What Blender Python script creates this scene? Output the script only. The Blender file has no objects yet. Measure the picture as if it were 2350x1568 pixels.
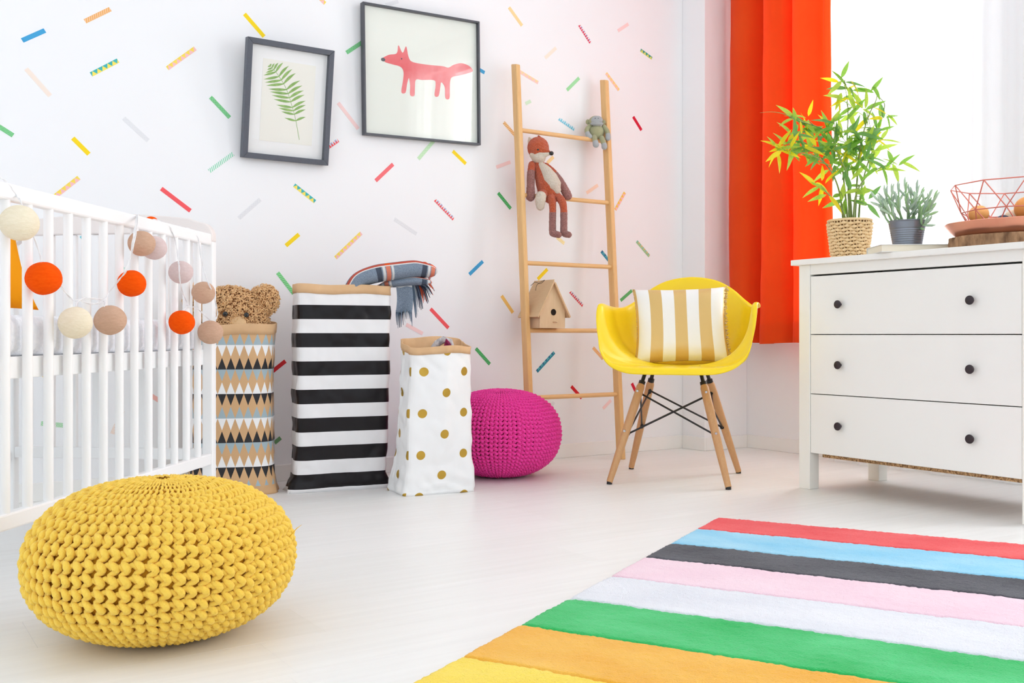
import bpy, bmesh, math, random
import numpy as np
from mathutils import Vector, Matrix, noise

R = math.radians
PI = math.pi
scene = bpy.context.scene
COL = scene.collection
random.seed(7)

# ------------------------------------------------------------------ camera, sky, light, exposure
# Room frame: long wall is the plane y = 3.71 (x to the right), window wall is the plane x = 3.745,
# camera stands above the origin at 0.56 m. F, HX, HY, CH describe the lens for reading positions.
F, HX, HY, CH = 2310.0, 1175.0, 769.0, 0.56
YAW = R(33.35)
CS, SN = math.cos(YAW), math.sin(YAW)
cam_data = bpy.data.cameras.new('camera')
cam_data.sensor_width = 36
cam_data.lens = 36 * F / 2350
cam_data.shift_y = -15 / 2350
cam_data.clip_start = 0.02
cam = bpy.data.objects.new('camera', cam_data)
cam.location = (0, 0, CH)
cam.rotation_euler = (R(90), 0, -YAW)
COL.objects.link(cam)
scene.camera = cam

world = bpy.data.worlds.new('world')
scene.world = world
world.use_nodes = True
bg = world.node_tree.nodes['Background']
bg.inputs[0].default_value = (0.885, 0.955, 1.025, 1)
bg.inputs[1].default_value = 1.44

def area(name, loc, rot, sx, sy, power, col):
    d = bpy.data.lights.new(name, 'AREA')
    d.shape = 'RECTANGLE'; d.size = sx; d.size_y = sy; d.energy = power; d.color = col
    o = bpy.data.objects.new(name, d); o.location = loc; o.rotation_euler = rot
    COL.objects.link(o)
    return o
# daylight outside the two windows, just beyond the panes
area('window_daylight', (4.05, 2.73, 1.55), (R(90), 0, R(90)), 0.7, 1.9, 42, (0.98, 0.98, 0.98))
area('window_daylight', (4.05, 0.72, 1.55), (R(90), 0, R(90)), 0.8, 1.9, 64, (0.98, 0.98, 0.98))

scene.view_settings.view_transform = 'Standard'
scene.view_settings.look = 'None'
scene.view_settings.gamma = 1
scene.view_settings.use_curve_mapping = False
scene.view_settings.exposure = 0.05
cy = scene.cycles
cy.use_denoising = True
cy.max_bounces = 10; cy.diffuse_bounces = 6; cy.glossy_bounces = 4; cy.transparent_max_bounces = 16
cy.caustics_reflective = False; cy.caustics_refractive = False
cy.sample_clamp_indirect = 6

# ------------------------------------------------------------------ reading positions
def P(px, py, Y):
    X = (px - HX) / F * Y
    return Vector((X * CS + Y * SN, -X * SN + Y * CS, CH + (HY - py) / F * Y))
def PYP(px, py, y):
    a = (px - HX) / F
    return P(px, py, y / (CS - a * SN))
def PXP(px, py, x):
    a = (px - HX) / F
    return P(px, py, x / (SN + a * CS))
CR = Vector((CS, -SN, 0)); CF = Vector((SN, CS, 0)); UP = Vector((0, 0, 1))   # right, forward, up as seen from the room's middle

# ------------------------------------------------------------------ materials
def lin(c):
    def f(v):
        v /= 255.0
        return v / 12.92 if v <= 0.04045 else ((v + 0.055) / 1.055) ** 2.4
    return (f(c[0]), f(c[1]), f(c[2]), 1)

class X:
    """arithmetic on node sockets"""
    def __init__(s, nt, sock): s.nt = nt; s.k = sock
    def _m(s, op, *a):
        n = s.nt.nodes.new('ShaderNodeMath'); n.operation = op
        for i, v in enumerate((s,) + a):
            if isinstance(v, X): s.nt.links.new(v.k, n.inputs[i])
            else: n.inputs[i].default_value = v
        return X(s.nt, n.outputs[0])
    def __add__(s, o): return s._m('ADD', o)
    def __sub__(s, o): return s._m('SUBTRACT', o)
    def __mul__(s, o): return s._m('MULTIPLY', o)
    def frac(s): return s._m('FRACT')
    def floor(s): return s._m('FLOOR')
    def abs(s): return s._m('ABSOLUTE')
    def mod(s, o): return s._m('MODULO', o)
    def lt(s, o): return s._m('LESS_THAN', o)
    def gt(s, o): return s._m('GREATER_THAN', o)
    def min(s, o): return s._m('MINIMUM', o)
    def max(s, o): return s._m('MAXIMUM', o)
    def sqrt(s): return s._m('SQRT')
    def sin(s): return s._m('SINE')

def new_mat(name):
    m = bpy.data.materials.new(name); m.use_nodes = True
    nt = m.node_tree
    return m, nt, nt.nodes['Principled BSDF'], nt.nodes['Material Output']

def mixc(nt, fac, a, b):
    n = nt.nodes.new('ShaderNodeMix'); n.data_type = 'RGBA'
    for i, v in ((0, fac), (6, a), (7, b)):
        if isinstance(v, X): nt.links.new(v.k, n.inputs[i])
        elif hasattr(v, 'node'): nt.links.new(v, n.inputs[i])
        else: n.inputs[i].default_value = v
    return n.outputs[2]

def noise_sock(nt, scale, detail=3, coord='Object', stretch=None):
    tc = nt.nodes.new('ShaderNodeTexCoord')
    s = tc.outputs[coord]
    if stretch:
        mp = nt.nodes.new('ShaderNodeMapping'); mp.inputs['Scale'].default_value = stretch
        nt.links.new(s, mp.inputs[0]); s = mp.outputs[0]
    n = nt.nodes.new('ShaderNodeTexNoise'); n.inputs['Scale'].default_value = scale; n.inputs['Detail'].default_value = detail
    nt.links.new(s, n.inputs['Vector'])
    return X(nt, n.outputs[0])

def add_bump(nt, b, h, strength, dist=0.002):
    n = nt.nodes.new('ShaderNodeBump'); n.inputs['Strength'].default_value = strength; n.inputs['Distance'].default_value = dist
    nt.links.new(h.k if isinstance(h, X) else h, n.inputs['Height'])
    nt.links.new(n.outputs[0], b.inputs['Normal'])

def M(name, c, rough=0.55, metal=0.0, spec=0.4, bump=None, var=None, sheen=0.0, translucent=0.0, stretch=None, coat=0):
    m, nt, b, out = new_mat(name)
    b.inputs['Base Color'].default_value = lin(c)
    b.inputs['Roughness'].default_value = rough
    b.inputs['Metallic'].default_value = metal
    b.inputs['Specular IOR Level'].default_value = spec
    b.inputs['Sheen Weight'].default_value = sheen
    b.inputs['Coat Weight'].default_value = coat
    col = None
    if var:                                   # var = (scale, second colour, contrast)
        ns = noise_sock(nt, var[0], 4, stretch=stretch)
        k = (ns - 0.5) * (var[2] if len(var) > 2 else 1.6) + 0.5
        col = mixc(nt, k.min(1.0).max(0.0), lin(c), lin(var[1]))
        nt.links.new(col, b.inputs['Base Color'])
    if bump:
        add_bump(nt, b, noise_sock(nt, bump[0], 4, stretch=stretch), bump[1], bump[2] if len(bump) > 2 else 0.002)
    if translucent:
        t = nt.nodes.new('ShaderNodeBsdfTranslucent'); t.inputs[0].default_value = lin(c)
        if col is not None: nt.links.new(col, t.inputs[0])
        mx = nt.nodes.new('ShaderNodeMixShader'); mx.inputs[0].default_value = translucent
        nt.links.new(b.outputs[0], mx.inputs[1]); nt.links.new(t.outputs[0], mx.inputs[2]); nt.links.new(mx.outputs[0], out.inputs[0])
    return m

def uvs(nt):
    n = nt.nodes.new('ShaderNodeUVMap')
    s = nt.nodes.new('ShaderNodeSeparateXYZ'); nt.links.new(n.outputs[0], s.inputs[0])
    return X(nt, s.outputs[0]), X(nt, s.outputs[1])

def wood(name, c1, c2, stretch, rough=0.45, scale=6.0):
    m, nt, b, out = new_mat(name)
    ns = noise_sock(nt, scale, 5, stretch=stretch)
    k = ((ns * 7.0).frac() * 0.35 + ns * 0.65)
    nt.links.new(mixc(nt, k, lin(c1), lin(c2)), b.inputs['Base Color'])
    b.inputs['Roughness'].default_value = rough
    add_bump(nt, b, ns, 0.08, 0.001)
    return m

def glass_mat(name, tint=(1, 1, 1, 1)):
    m, nt, b, out = new_mat(name)
    nt.nodes.remove(b)
    t = nt.nodes.new('ShaderNodeBsdfTransparent'); t.inputs[0].default_value = tint
    g = nt.nodes.new('ShaderNodeBsdfGlossy'); g.inputs['Roughness'].default_value = 0.0
    fr = nt.nodes.new('ShaderNodeFresnel'); fr.inputs[0].default_value = 1.6
    ge = nt.nodes.new('ShaderNodeNewGeometry')
    fac = X(nt, fr.outputs[0]) * ((X(nt, ge.outputs['Backfacing']) * -1.0) + 1.0)      # reflect on the way in only
    mx = nt.nodes.new('ShaderNodeMixShader')
    nt.links.new(fac.k, mx.inputs[0]); nt.links.new(t.outputs[0], mx.inputs[1]); nt.links.new(g.outputs[0], mx.inputs[2])
    nt.links.new(mx.outputs[0], out.inputs[0])
    return m

# ------------------------------------------------------------------ geometry helpers
class MB:
    def __init__(s): s.v = []; s.f = []; s.uv = []; s.mi = []; s.cm = 0
    def add(s, vs, fs, uv=None):
        o = len(s.v)
        s.v.extend([tuple(p) for p in vs])
        s.uv.extend(uv if uv is not None else [(0.0, 0.0)] * len(vs))
        s.f.extend([tuple(i + o for i in f) for f in fs])
        s.mi.extend([s.cm] * len(fs))
        return s
    def box(s, lo, hi, m=None):
        a, b = lo, hi
        vs = [Vector((x, y, z)) for x in (a[0], b[0]) for y in (a[1], b[1]) for z in (a[2], b[2])]
        if m: vs = [m @ v for v in vs]
        return s.add(vs, [(0, 1, 3, 2), (4, 6, 7, 5), (0, 4, 5, 1), (2, 3, 7, 6), (0, 2, 6, 4), (1, 5, 7, 3)])
    def grid(s, fn, nu, nv, closed_u=False, uvf=None):
        vs, uv = [], []
        for j in range(nv + 1):
            for i in range(nu + (0 if closed_u else 1)):
                vs.append(fn(i / nu, j / nv)); uv.append(uvf(i / nu, j / nv) if uvf else (i / nu, j / nv))
        w = nu if closed_u else nu + 1
        fs = []
        for j in range(nv):
            for i in range(nu):
                k = (i + 1) % w
                fs.append((j * w + i, j * w + k, (j + 1) * w + k, (j + 1) * w + i))
        return s.add(vs, fs, uv)
    def tube(s, pts, rad, n=8, cap=True, flat=1.0, up=None, closed=False):
        pts = [Vector(p) for p in pts]
        m = len(pts)
        if not hasattr(rad, '__len__'): rad = [rad] * m
        T = []
        for i in range(m):
            a = pts[(i - 1) % m] if closed else pts[max(0, i - 1)]
            b = pts[(i + 1) % m] if closed else pts[min(m - 1, i + 1)]
            t = (b - a); T.append(t.normalized() if t.length > 1e-9 else Vector((0, 0, 1)))
        u0 = Vector(up) if up else (Vector((0, 0, 1)) if abs(T[0].z) < 0.9 else Vector((1, 0, 0)))
        N = (u0 - T[0] * u0.dot(T[0])).normalized()
        vs, uv = [], []; L = 0
        for i in range(m):
            if up: N = Vector(up)
            N = (N - T[i] * N.dot(T[i]))
            N = N.normalized() if N.length > 1e-6 else T[i].orthogonal().normalized()
            B = T[i].cross(N)
            if i: L += (pts[i] - pts[i - 1]).length
            for k in range(n):
                a = 2 * PI * k / n
                vs.append(pts[i] + (N * math.cos(a) * flat + B * math.sin(a)) * rad[i]); uv.append((L, k / n))
        fs = []
        for i in range(m if closed else m - 1):
            j = (i + 1) % m
            for k in range(n):
                fs.append((i * n + k, i * n + (k + 1) % n, j * n + (k + 1) % n, j * n + k))
        if cap and not closed:
            fs.append(tuple(range(n - 1, -1, -1))); fs.append(tuple((m - 1) * n + k for k in range(n)))
        return s.add(vs, fs, uv)
    def capsule(s, pts, rad, n=14, flat=1.0, up=None):
        """tube with round ends"""
        pts = [Vector(p) for p in pts]
        if not hasattr(rad, '__len__'): rad = [rad] * len(pts)
        d0 = (pts[0] - pts[1]).normalized(); d1 = (pts[-1] - pts[-2]).normalized()
        p2, r2 = [], []
        for a in (80, 55, 28): p2.append(pts[0] + d0 * rad[0] * math.sin(R(a))); r2.append(rad[0] * math.cos(R(a)))
        p2 += pts; r2 += list(rad)
        for a in (28, 55, 80): p2.append(pts[-1] + d1 * rad[-1] * math.sin(R(a))); r2.append(rad[-1] * math.cos(R(a)))
        return s.tube(p2, r2, n, True, flat, up)
    def ell(s, c, ax, rot=None, nu=20, nv=12):
        c = Vector(c)
        def fn(u, v):
            th = 2 * PI * u; ph = -PI / 2 + PI * (0.02 + 0.96 * v)
            p = Vector((math.cos(th) * math.cos(ph) * ax[0], math.sin(th) * math.cos(ph) * ax[1], math.sin(ph) * ax[2]))
            return c + (rot @ p if rot else p)
        o = len(s.v)
        s.grid(fn, nu, nv, True)
        s.f.append(tuple(o + i for i in range(nu - 1, -1, -1))); s.mi.append(s.cm)
        s.f.append(tuple(o + nv * nu + i for i in range(nu))); s.mi.append(s.cm)
        return s
    def lathe(s, c, prof, n=32, cap=True):
        c = Vector(c); o = len(s.v); m = len(prof)
        s.grid(lambda u, v: c + Vector((math.cos(2 * PI * u) * prof[round(v * (m - 1))][0], math.sin(2 * PI * u) * prof[round(v * (m - 1))][0], prof[round(v * (m - 1))][1])), n, m - 1, True)
        if cap:
            s.f.append(tuple(o + i for i in range(n - 1, -1, -1))); s.mi.append(s.cm)
            s.f.append(tuple(o + (m - 1) * n + i for i in range(n))); s.mi.append(s.cm)
        return s
    def prism(s, poly, fn, d0, d1):
        """poly in 2-D, fn(a, b, depth) -> point"""
        n = len(poly)
        vs = [fn(a, b, d0) for a, b in poly] + [fn(a, b, d1) for a, b in poly]
        fs = [tuple(range(n - 1, -1, -1)), tuple(range(n, 2 * n))] + [(i, (i + 1) % n, n + (i + 1) % n, n + i) for i in range(n)]
        return s.add(vs, fs)
    def build(s, name, mats, parent=None, smooth=False, world=False, bevel=0, auto=None, label=None, subsurf=0):
        if not isinstance(mats, (list, tuple)): mats = [mats]
        vs = s.v
        if world and parent is not None:
            inv = parent_matrix(parent).inverted()
            vs = [tuple(inv @ Vector(p)) for p in vs]
        me = bpy.data.meshes.new(name)
        me.from_pydata(vs, [], s.f)
        uvl = me.uv_layers.new(name='UVMap')
        li = np.empty(len(me.loops), dtype=np.int32); me.loops.foreach_get('vertex_index', li)
        uvl.data.foreach_set('uv', np.array(s.uv, dtype=np.float32)[li].ravel())
        for m in mats: me.materials.append(m)
        me.polygons.foreach_set('material_index', s.mi)
        bm = bmesh.new(); bm.from_mesh(me); bmesh.ops.recalc_face_normals(bm, faces=bm.faces); bm.to_mesh(me); bm.free()
        if smooth: me.polygons.foreach_set('use_smooth', [True] * len(me.polygons))
        o = bpy.data.objects.new(name, me); COL.objects.link(o)
        if parent is not None: o.parent = parent
        if bevel:
            md = o.modifiers.new('bevel', 'BEVEL'); md.width = bevel; md.segments = 2; md.limit_method = 'ANGLE'
        if subsurf:
            md = o.modifiers.new('sub', 'SUBSURF'); md.levels = subsurf; md.render_levels = subsurf
        if auto:
            md = o.modifiers.new('edges', 'EDGE_SPLIT'); md.split_angle = R(auto)
        if label: o['label'] = label
        return o

def parent_matrix(o):
    m = Matrix.Translation(o.location) @ o.rotation_euler.to_matrix().to_4x4()
    return parent_matrix(o.parent) @ m if o.parent else m

def tag(o, label, cat, group=None, kind=None):
    o['label'] = label; o['category'] = cat
    if group: o['group'] = group
    if kind: o['kind'] = kind
    return o
def thing(name, label, cat, loc=(0, 0, 0), rotz=0.0, group=None):
    o = bpy.data.objects.new(name, None); COL.objects.link(o)
    o.location = loc; o.rotation_euler = (0, 0, rotz); o.empty_display_size = 0.05
    return tag(o, label, cat, group)
def struct(o):
    o['kind'] = 'structure'; return o

def spline(pts, n):
    """Catmull-Rom through points (any dimension), n samples per segment"""
    pts = [np.array(p, dtype=float) for p in pts]
    q = [2 * pts[0] - pts[1]] + pts + [2 * pts[-1] - pts[-2]]
    out = []
    for i in range(1, len(q) - 2):
        a, b, c, d = q[i - 1], q[i], q[i + 1], q[i + 2]
        for k in range(n):
            t = k / n
            out.append(0.5 * ((2 * b) + (c - a) * t + (2 * a - 5 * b + 4 * c - d) * t * t + (3 * b - a - 3 * c + d) * t ** 3))
    out.append(pts[-1])
    return out

def nz(x, y, z, s=1.0): return noise.noise(Vector((x * s, y * s, z * s)))

def fuse(mb, name, mats, parent, voxel=0.004, smooth_it=6, fuzz=0.0, fuzz_scale=0.02, world=True, label=None):
    o = mb.build(name, mats, parent, True, world, label=label)
    md = o.modifiers.new('remesh', 'REMESH'); md.mode = 'VOXEL'; md.voxel_size = voxel; md.use_smooth_shade = True
    md = o.modifiers.new('smooth', 'SMOOTH'); md.iterations = smooth_it; md.factor = 0.5
    if fuzz:
        t = bpy.data.textures.new('fuzz', 'CLOUDS'); t.noise_scale = fuzz_scale; t.noise_depth = 2
        md = o.modifiers.new('fuzz', 'DISPLACE'); md.texture = t; md.strength = fuzz; md.mid_level = 0.5; md.texture_coords = 'LOCAL'
    return o

# ------------------------------------------------------------------ the room
WY, WX = 3.71, 3.745
wall_m = M('wall_paint', (246, 247, 249), rough=0.75, spec=0.2, bump=(60, 0.05, 0.001))
trim_m = M('white_trim', (247, 246, 243), rough=0.4, spec=0.4)
ceil_m = M('ceiling_paint', (248, 248, 248), rough=0.9, spec=0.1)

struct(MB().box((-2.4, WY, -0.02), (WX + 0.12, WY + 0.1, 2.62)).build('wall_back', wall_m))
WINS = ((2.40, 3.06), (0.30, 1.13)); wz0, wz1 = 0.60, 2.50
wr = MB()
ycut = [-1.6, WINS[1][0], WINS[1][1], WINS[0][0], WINS[0][1], WY]
for k in (0, 2, 4): wr.box((WX, ycut[k], -0.02), (WX + 0.12, ycut[k + 1], 2.62))
for a, b in WINS: wr.box((WX, a, -0.02), (WX + 0.12, b, wz0)).box((WX, a, wz1), (WX + 0.12, b, 2.62))
struct(wr.build('wall_right', wall_m))
struct(MB().box((3.455, 3.555, -0.02), (WX, WY, 2.62)).build('wall_pillar', wall_m, bevel=0.003))
# unseen wall behind the camera, its broad opening shaped to admit soft fill light
struct(MB().box((-2.4, -1.7, -0.02), (WX + 0.12, -1.6, 0.85)).box((-2.4, -1.7, 2.45), (WX + 0.12, -1.6, 2.62)).build('wall_rear', wall_m))
struct(MB().box((-2.4, -1.6, 2.62), (WX + 0.12, WY + 0.1, 2.7)).build('ceiling', ceil_m))

bh, bt = 0.063, 0.012
for nm, lo, hi in (('baseboard_back', (-2.4, WY - bt, 0), (3.455, WY, bh)), ('baseboard_pillar', (3.455 - bt, 3.555 - bt, 0), (3.455, WY - bt, bh)),
                   ('baseboard_corner', (3.455, 3.555 - bt, 0), (WX, 3.555, bh)), ('baseboard_right', (WX - bt, -1.6, 0), (WX, 3.555 - bt, bh))):
    struct(MB().box(lo, hi).build(nm, trim_m, bevel=0.002))

# floor: a slab that carries whitewashed planks laid along the long wall
floor = struct(MB().box((-2.4, -1.6, -0.05), (WX, WY, -0.012)).build('floor', M('subfloor', (206, 203, 198), rough=0.9)))
plank_ms = []
for i, (a, b) in enumerate((((246, 246, 244), (233, 232, 229)), ((244, 244, 242), (235, 234, 231)), ((247, 247, 245), (236, 235, 233)))):
    m, nt, bs, out = new_mat('whitewashed_plank')
    n1 = noise_sock(nt, 5.0, 6, stretch=(0.5, 9, 1)); n2 = noise_sock(nt, 22.0, 3, stretch=(0.25, 8, 1))
    k = ((n1 - 0.5) * 1.7 + 0.5) * 0.65 + n2 * 0.35
    nt.links.new(mixc(nt, k, lin(a), lin(b)), bs.inputs['Base Color'])
    bs.inputs['Roughness'].default_value = 0.38; bs.inputs['Specular IOR Level'].default_value = 0.4
    add_bump(nt, bs, n1, 0.05, 0.001)
    plank_ms.append(m)
rng = random.Random(3)
pw = 0.193
row, y = 0, WY
while y > -1.5:
    x = -2.4 - rng.random() * 1.2
    while x < WX:
        x1 = min(x + 1.28, WX)
        if x1 > -2.3:
            xa = max(x, -2.4)
            MB().box((xa + 0.0001, y - pw + 0.0001, -0.012), (x1 - 0.0001, y - 0.0001, 0.0)).build('plank', plank_ms[rng.randrange(3)], floor, bevel=0.0003)
        x += 1.28
    y -= pw

# windows behind the curtains: frame, mullion, sill and panes
pane_m = glass_mat('window_glass')
for wi, (wy0, wy1) in enumerate(WINS):
    win = struct(MB().box((WX + 0.03, wy0, wz0), (WX + 0.09, wy1, wz0 + 0.05)).box((WX + 0.03, wy0, wz1 - 0.05), (WX + 0.09, wy1, wz1))
                 .box((WX + 0.03, wy0, wz0 + 0.05), (WX + 0.09, wy0 + 0.05, wz1 - 0.05)).box((WX + 0.03, wy1 - 0.05, wz0 + 0.05), (WX + 0.09, wy1, wz1 - 0.05)).build('window_%d' % (wi + 1), trim_m, bevel=0.003))
    ym = (wy0 + wy1) / 2
    MB().box((WX + 0.035, ym - 0.025, wz0 + 0.05), (WX + 0.085, ym + 0.025, wz1 - 0.05)).build('mullion', trim_m, win, bevel=0.003)
    for a, b in ((wy0 + 0.04, ym - 0.02), (ym + 0.02, wy1 - 0.04)):
        MB().box((WX + 0.058, a, wz0 + 0.04), (WX + 0.064, b, wz1 - 0.04)).build('pane', pane_m, win)
    MB().box((WX - 0.02, wy0 - 0.03, wz0 - 0.025), (WX + 0.03, wy1 + 0.03, wz0)).build('sill', trim_m, win, bevel=0.004)

# sheer white curtain to the floor, its hem pooling a little
m, nt, bs, out = new_mat('sheer_voile')
bs.inputs['Base Color'].default_value = lin((250, 251, 253)); bs.inputs['Roughness'].default_value = 0.9; bs.inputs['Specular IOR Level'].default_value = 0.1
tl = nt.nodes.new('ShaderNodeBsdfTranslucent'); tl.inputs[0].default_value = lin((252, 252, 253))
tp = nt.nodes.new('ShaderNodeBsdfTransparent')
m1 = nt.nodes.new('ShaderNodeMixShader'); m1.inputs[0].default_value = 0.6
m2 = nt.nodes.new('ShaderNodeMixShader'); m2.inputs[0].default_value = 0.42
nt.links.new(bs.outputs[0], m1.inputs[1]); nt.links.new(tl.outputs[0], m1.inputs[2])
nt.links.new(m1.outputs[0], m2.inputs[1]); nt.links.new(tp.outputs[0], m2.inputs[2]); nt.links.new(m2.outputs[0], out.inputs[0])
def sheer_fn(u, v):
    yy = 3.0 - 2.85 * u
    z = 2.60 - 2.592 * v
    wob = 0.018 * math.sin(u * 2 * PI * 19 + 1.2 * math.sin(u * 17) + v * 0.6) + 0.010 * math.sin(u * 2 * PI * 43 + v * 1.5)
    x = 3.675 + wob * (0.5 + 0.5 * v)
    if v > 0.96: x -= (v - 0.96) / 0.04 * (0.05 + 0.05 * nz(u * 30, 1, 2)); 
    if z < 0.012: z = 0.006 + 0.004 * abs(nz(u * 60, 3, 1))
    return Vector((x, yy, z))
o = MB().grid(sheer_fn, 420, 60).build('sheer_curtain', m, smooth=True)
tag(o, 'sheer white floor-length curtain hanging over the bright window behind the dresser', 'curtain')

# orange curtain, shorter, gathered in deep folds at the window's left side
m, nt, bs, out = new_mat('orange_cotton')
w1 = noise_sock(nt, 260, 2, stretch=(1, 1, 0.2)); w2 = noise_sock(nt, 6, 3)
colr = mixc(nt, (w2 - 0.5) * 1.2 + 0.5, lin((250, 100, 38)), lin((242, 84, 28)))
nt.links.new(colr, bs.inputs['Base Color']); bs.inputs['Roughness'].default_value = 0.85; bs.inputs['Specular IOR Level'].default_value = 0.15
bs.inputs['Sheen Weight'].default_value = 0.1
add_bump(nt, bs, w1, 0.2, 0.001)
tl = nt.nodes.new('ShaderNodeBsdfTranslucent'); tl.inputs[0].default_value = lin((255, 132, 62))
m1 = nt.nodes.new('ShaderNodeMixShader'); m1.inputs[0].default_value = 0.40
nt.links.new(bs.outputs[0], m1.inputs[1]); nt.links.new(tl.outputs[0], m1.inputs[2]); nt.links.new(m1.outputs[0], out.inputs[0])
FA = 1.55
fold = spline([(0, 0.02), (0.04, -0.02), (0.15, -0.035), (0.24, -0.02), (0.31, 0.045), (0.37, 0.03), (0.40, -0.03), (0.50, -0.045), (0.60, -0.025), (0.66, 0.01),
               (0.70, -0.018), (0.80, -0.03), (0.88, -0.005), (0.93, 0.012), (0.97, -0.005), (1.0, 0.01)], 8)
fx = [p[0] for p in fold]; fy = [p[1] for p in fold]
def cur_fn(u, v):
    z = 2.60 - 2.078 * v + 0.004 * math.sin(u * 11)
    sh = 0.012 * nz(u * 3, v * 2.2, 0) + 0.006 * math.sin(3 * v + 9 * u)
    yy = 3.505 - 0.575 * u + sh * 0.8 - 0.015 * v * u
    return Vector((3.585 + FA * float(np.interp(u, fx, fy)) * (0.75 + 0.35 * v) + 0.004 * nz(u * 8, v * 14, 5), yy, z))
mb = MB().grid(cur_fn, 150, 70)
o = mb.build('orange_curtain', m, smooth=True)
md = o.modifiers.new('cloth', 'SOLIDIFY'); md.thickness = 0.0012
tag(o, 'bright orange cotton curtain hanging in deep folds left of the window', 'curtain')
hm = MB().grid(lambda u, v: cur_fn(u, 0.955 + 0.0448 * v) + Vector((-0.0016, 0, 0)), 150, 3).build('hem', m, o, True)

# ------------------------------------------------------------------ washi tape strips on the long wall
WALLC = (246, 247, 249)
tape_cache = {}
def tape_mat(style):
    if style in tape_cache: return tape_cache[style]
    kind, c1 = style[0], style[1]
    m, nt, b, out = new_mat('tape_' + kind)
    b.inputs['Roughness'].default_value = 0.5; b.inputs['Specular IOR Level'].default_value = 0.3
    if kind == 'plain':
        b.inputs['Base Color'].default_value = lin(c1)
    else:
        c2 = style[2]; u, v = uvs(nt)               # u runs along in metres, v across in metres, width 0.0155
        if kind == 'triangles':
            s = (u * (1 / 0.02)).frac() - 0.5
            fac = (s.abs() * 2.0).lt(v * (1 / 0.0155))
        elif kind == 'dots':
            p = 0.0052
            a = ((u * (1 / p) + v * (1 / p)).frac() - 0.5).abs(); d = ((u * (1 / p) - v * (1 / p) + 40.0).frac() - 0.5).abs()
            fac = (a * a + d * d).sqrt().lt(0.34)
        elif kind == 'stripes':
            fac = ((u * 1.0 + v * 0.5) * (1 / 0.008)).frac().lt(0.45)
        elif kind == 'shards':                     # alternating little triangles in three colours
            ph = (u * (1 / 0.011)).frac(); alt = (u * (1 / 0.022)).frac().lt(0.5)
            tri = ((ph - 0.5).abs() * 2.0).lt(v * (1 / 0.0155))
            c = mixc(nt, tri, mixc(nt, alt, lin(c2), lin(style[3] if len(style) > 3 else WALLC)), lin(c1))
            nt.links.new(c, b.inputs['Base Color']); tape_cache[style] = m
            return m
        elif kind == 'cells':
            vo = nt.nodes.new('ShaderNodeTexVoronoi'); vo.inputs['Scale'].default_value = 130
            um = nt.nodes.new('ShaderNodeUVMap'); nt.links.new(um.outputs[0], vo.inputs['Vector'])
            sp = nt.nodes.new('ShaderNodeSeparateXYZ'); nt.links.new(vo.outputs['Color'], sp.inputs[0])
            q = X(nt, sp.outputs[0])
            c = mixc(nt, q.gt(0.45), lin(c1), lin(c2))
            c = mixc(nt, q.gt(0.75), c, lin(style[3] if len(style) > 3 else WALLC))
            nt.links.new(c, b.inputs['Base Color']); tape_cache[style] = m
            return m
        nt.links.new(mixc(nt, fac, lin(c1), lin(c2)), b.inputs['Base Color'])
    tape_cache[style] = m
    return m
YE, RD, BL, GR, MINT = ('plain', (253, 220, 22)), ('plain', (248, 92, 98)), ('plain', (66, 165, 218)), ('dots', (58, 186, 92), (190, 235, 200)), ('stripes', WALLC, (120, 214, 170))
TY, PY_, RB = ('triangles', (64, 182, 186), (250, 232, 100)), ('triangles', (250, 222, 92), (250, 196, 196)), ('shards', (240, 88, 92), (170, 208, 236))
GD, PK, PO, CRIM = ('dots', WALLC, (206, 208, 214)), ('plain', (252, 218, 216)), ('dots', WALLC, (252, 206, 160)), ('plain', (214, 18, 52))
OC, BT, GS, PE = ('stripes', (250, 200, 160), (240, 178, 92)), ('shards', (40, 140, 170), (110, 205, 205), (40, 100, 150)), ('stripes', (60, 170, 90), (110, 200, 130)), ('plain', (252, 220, 160))
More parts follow.
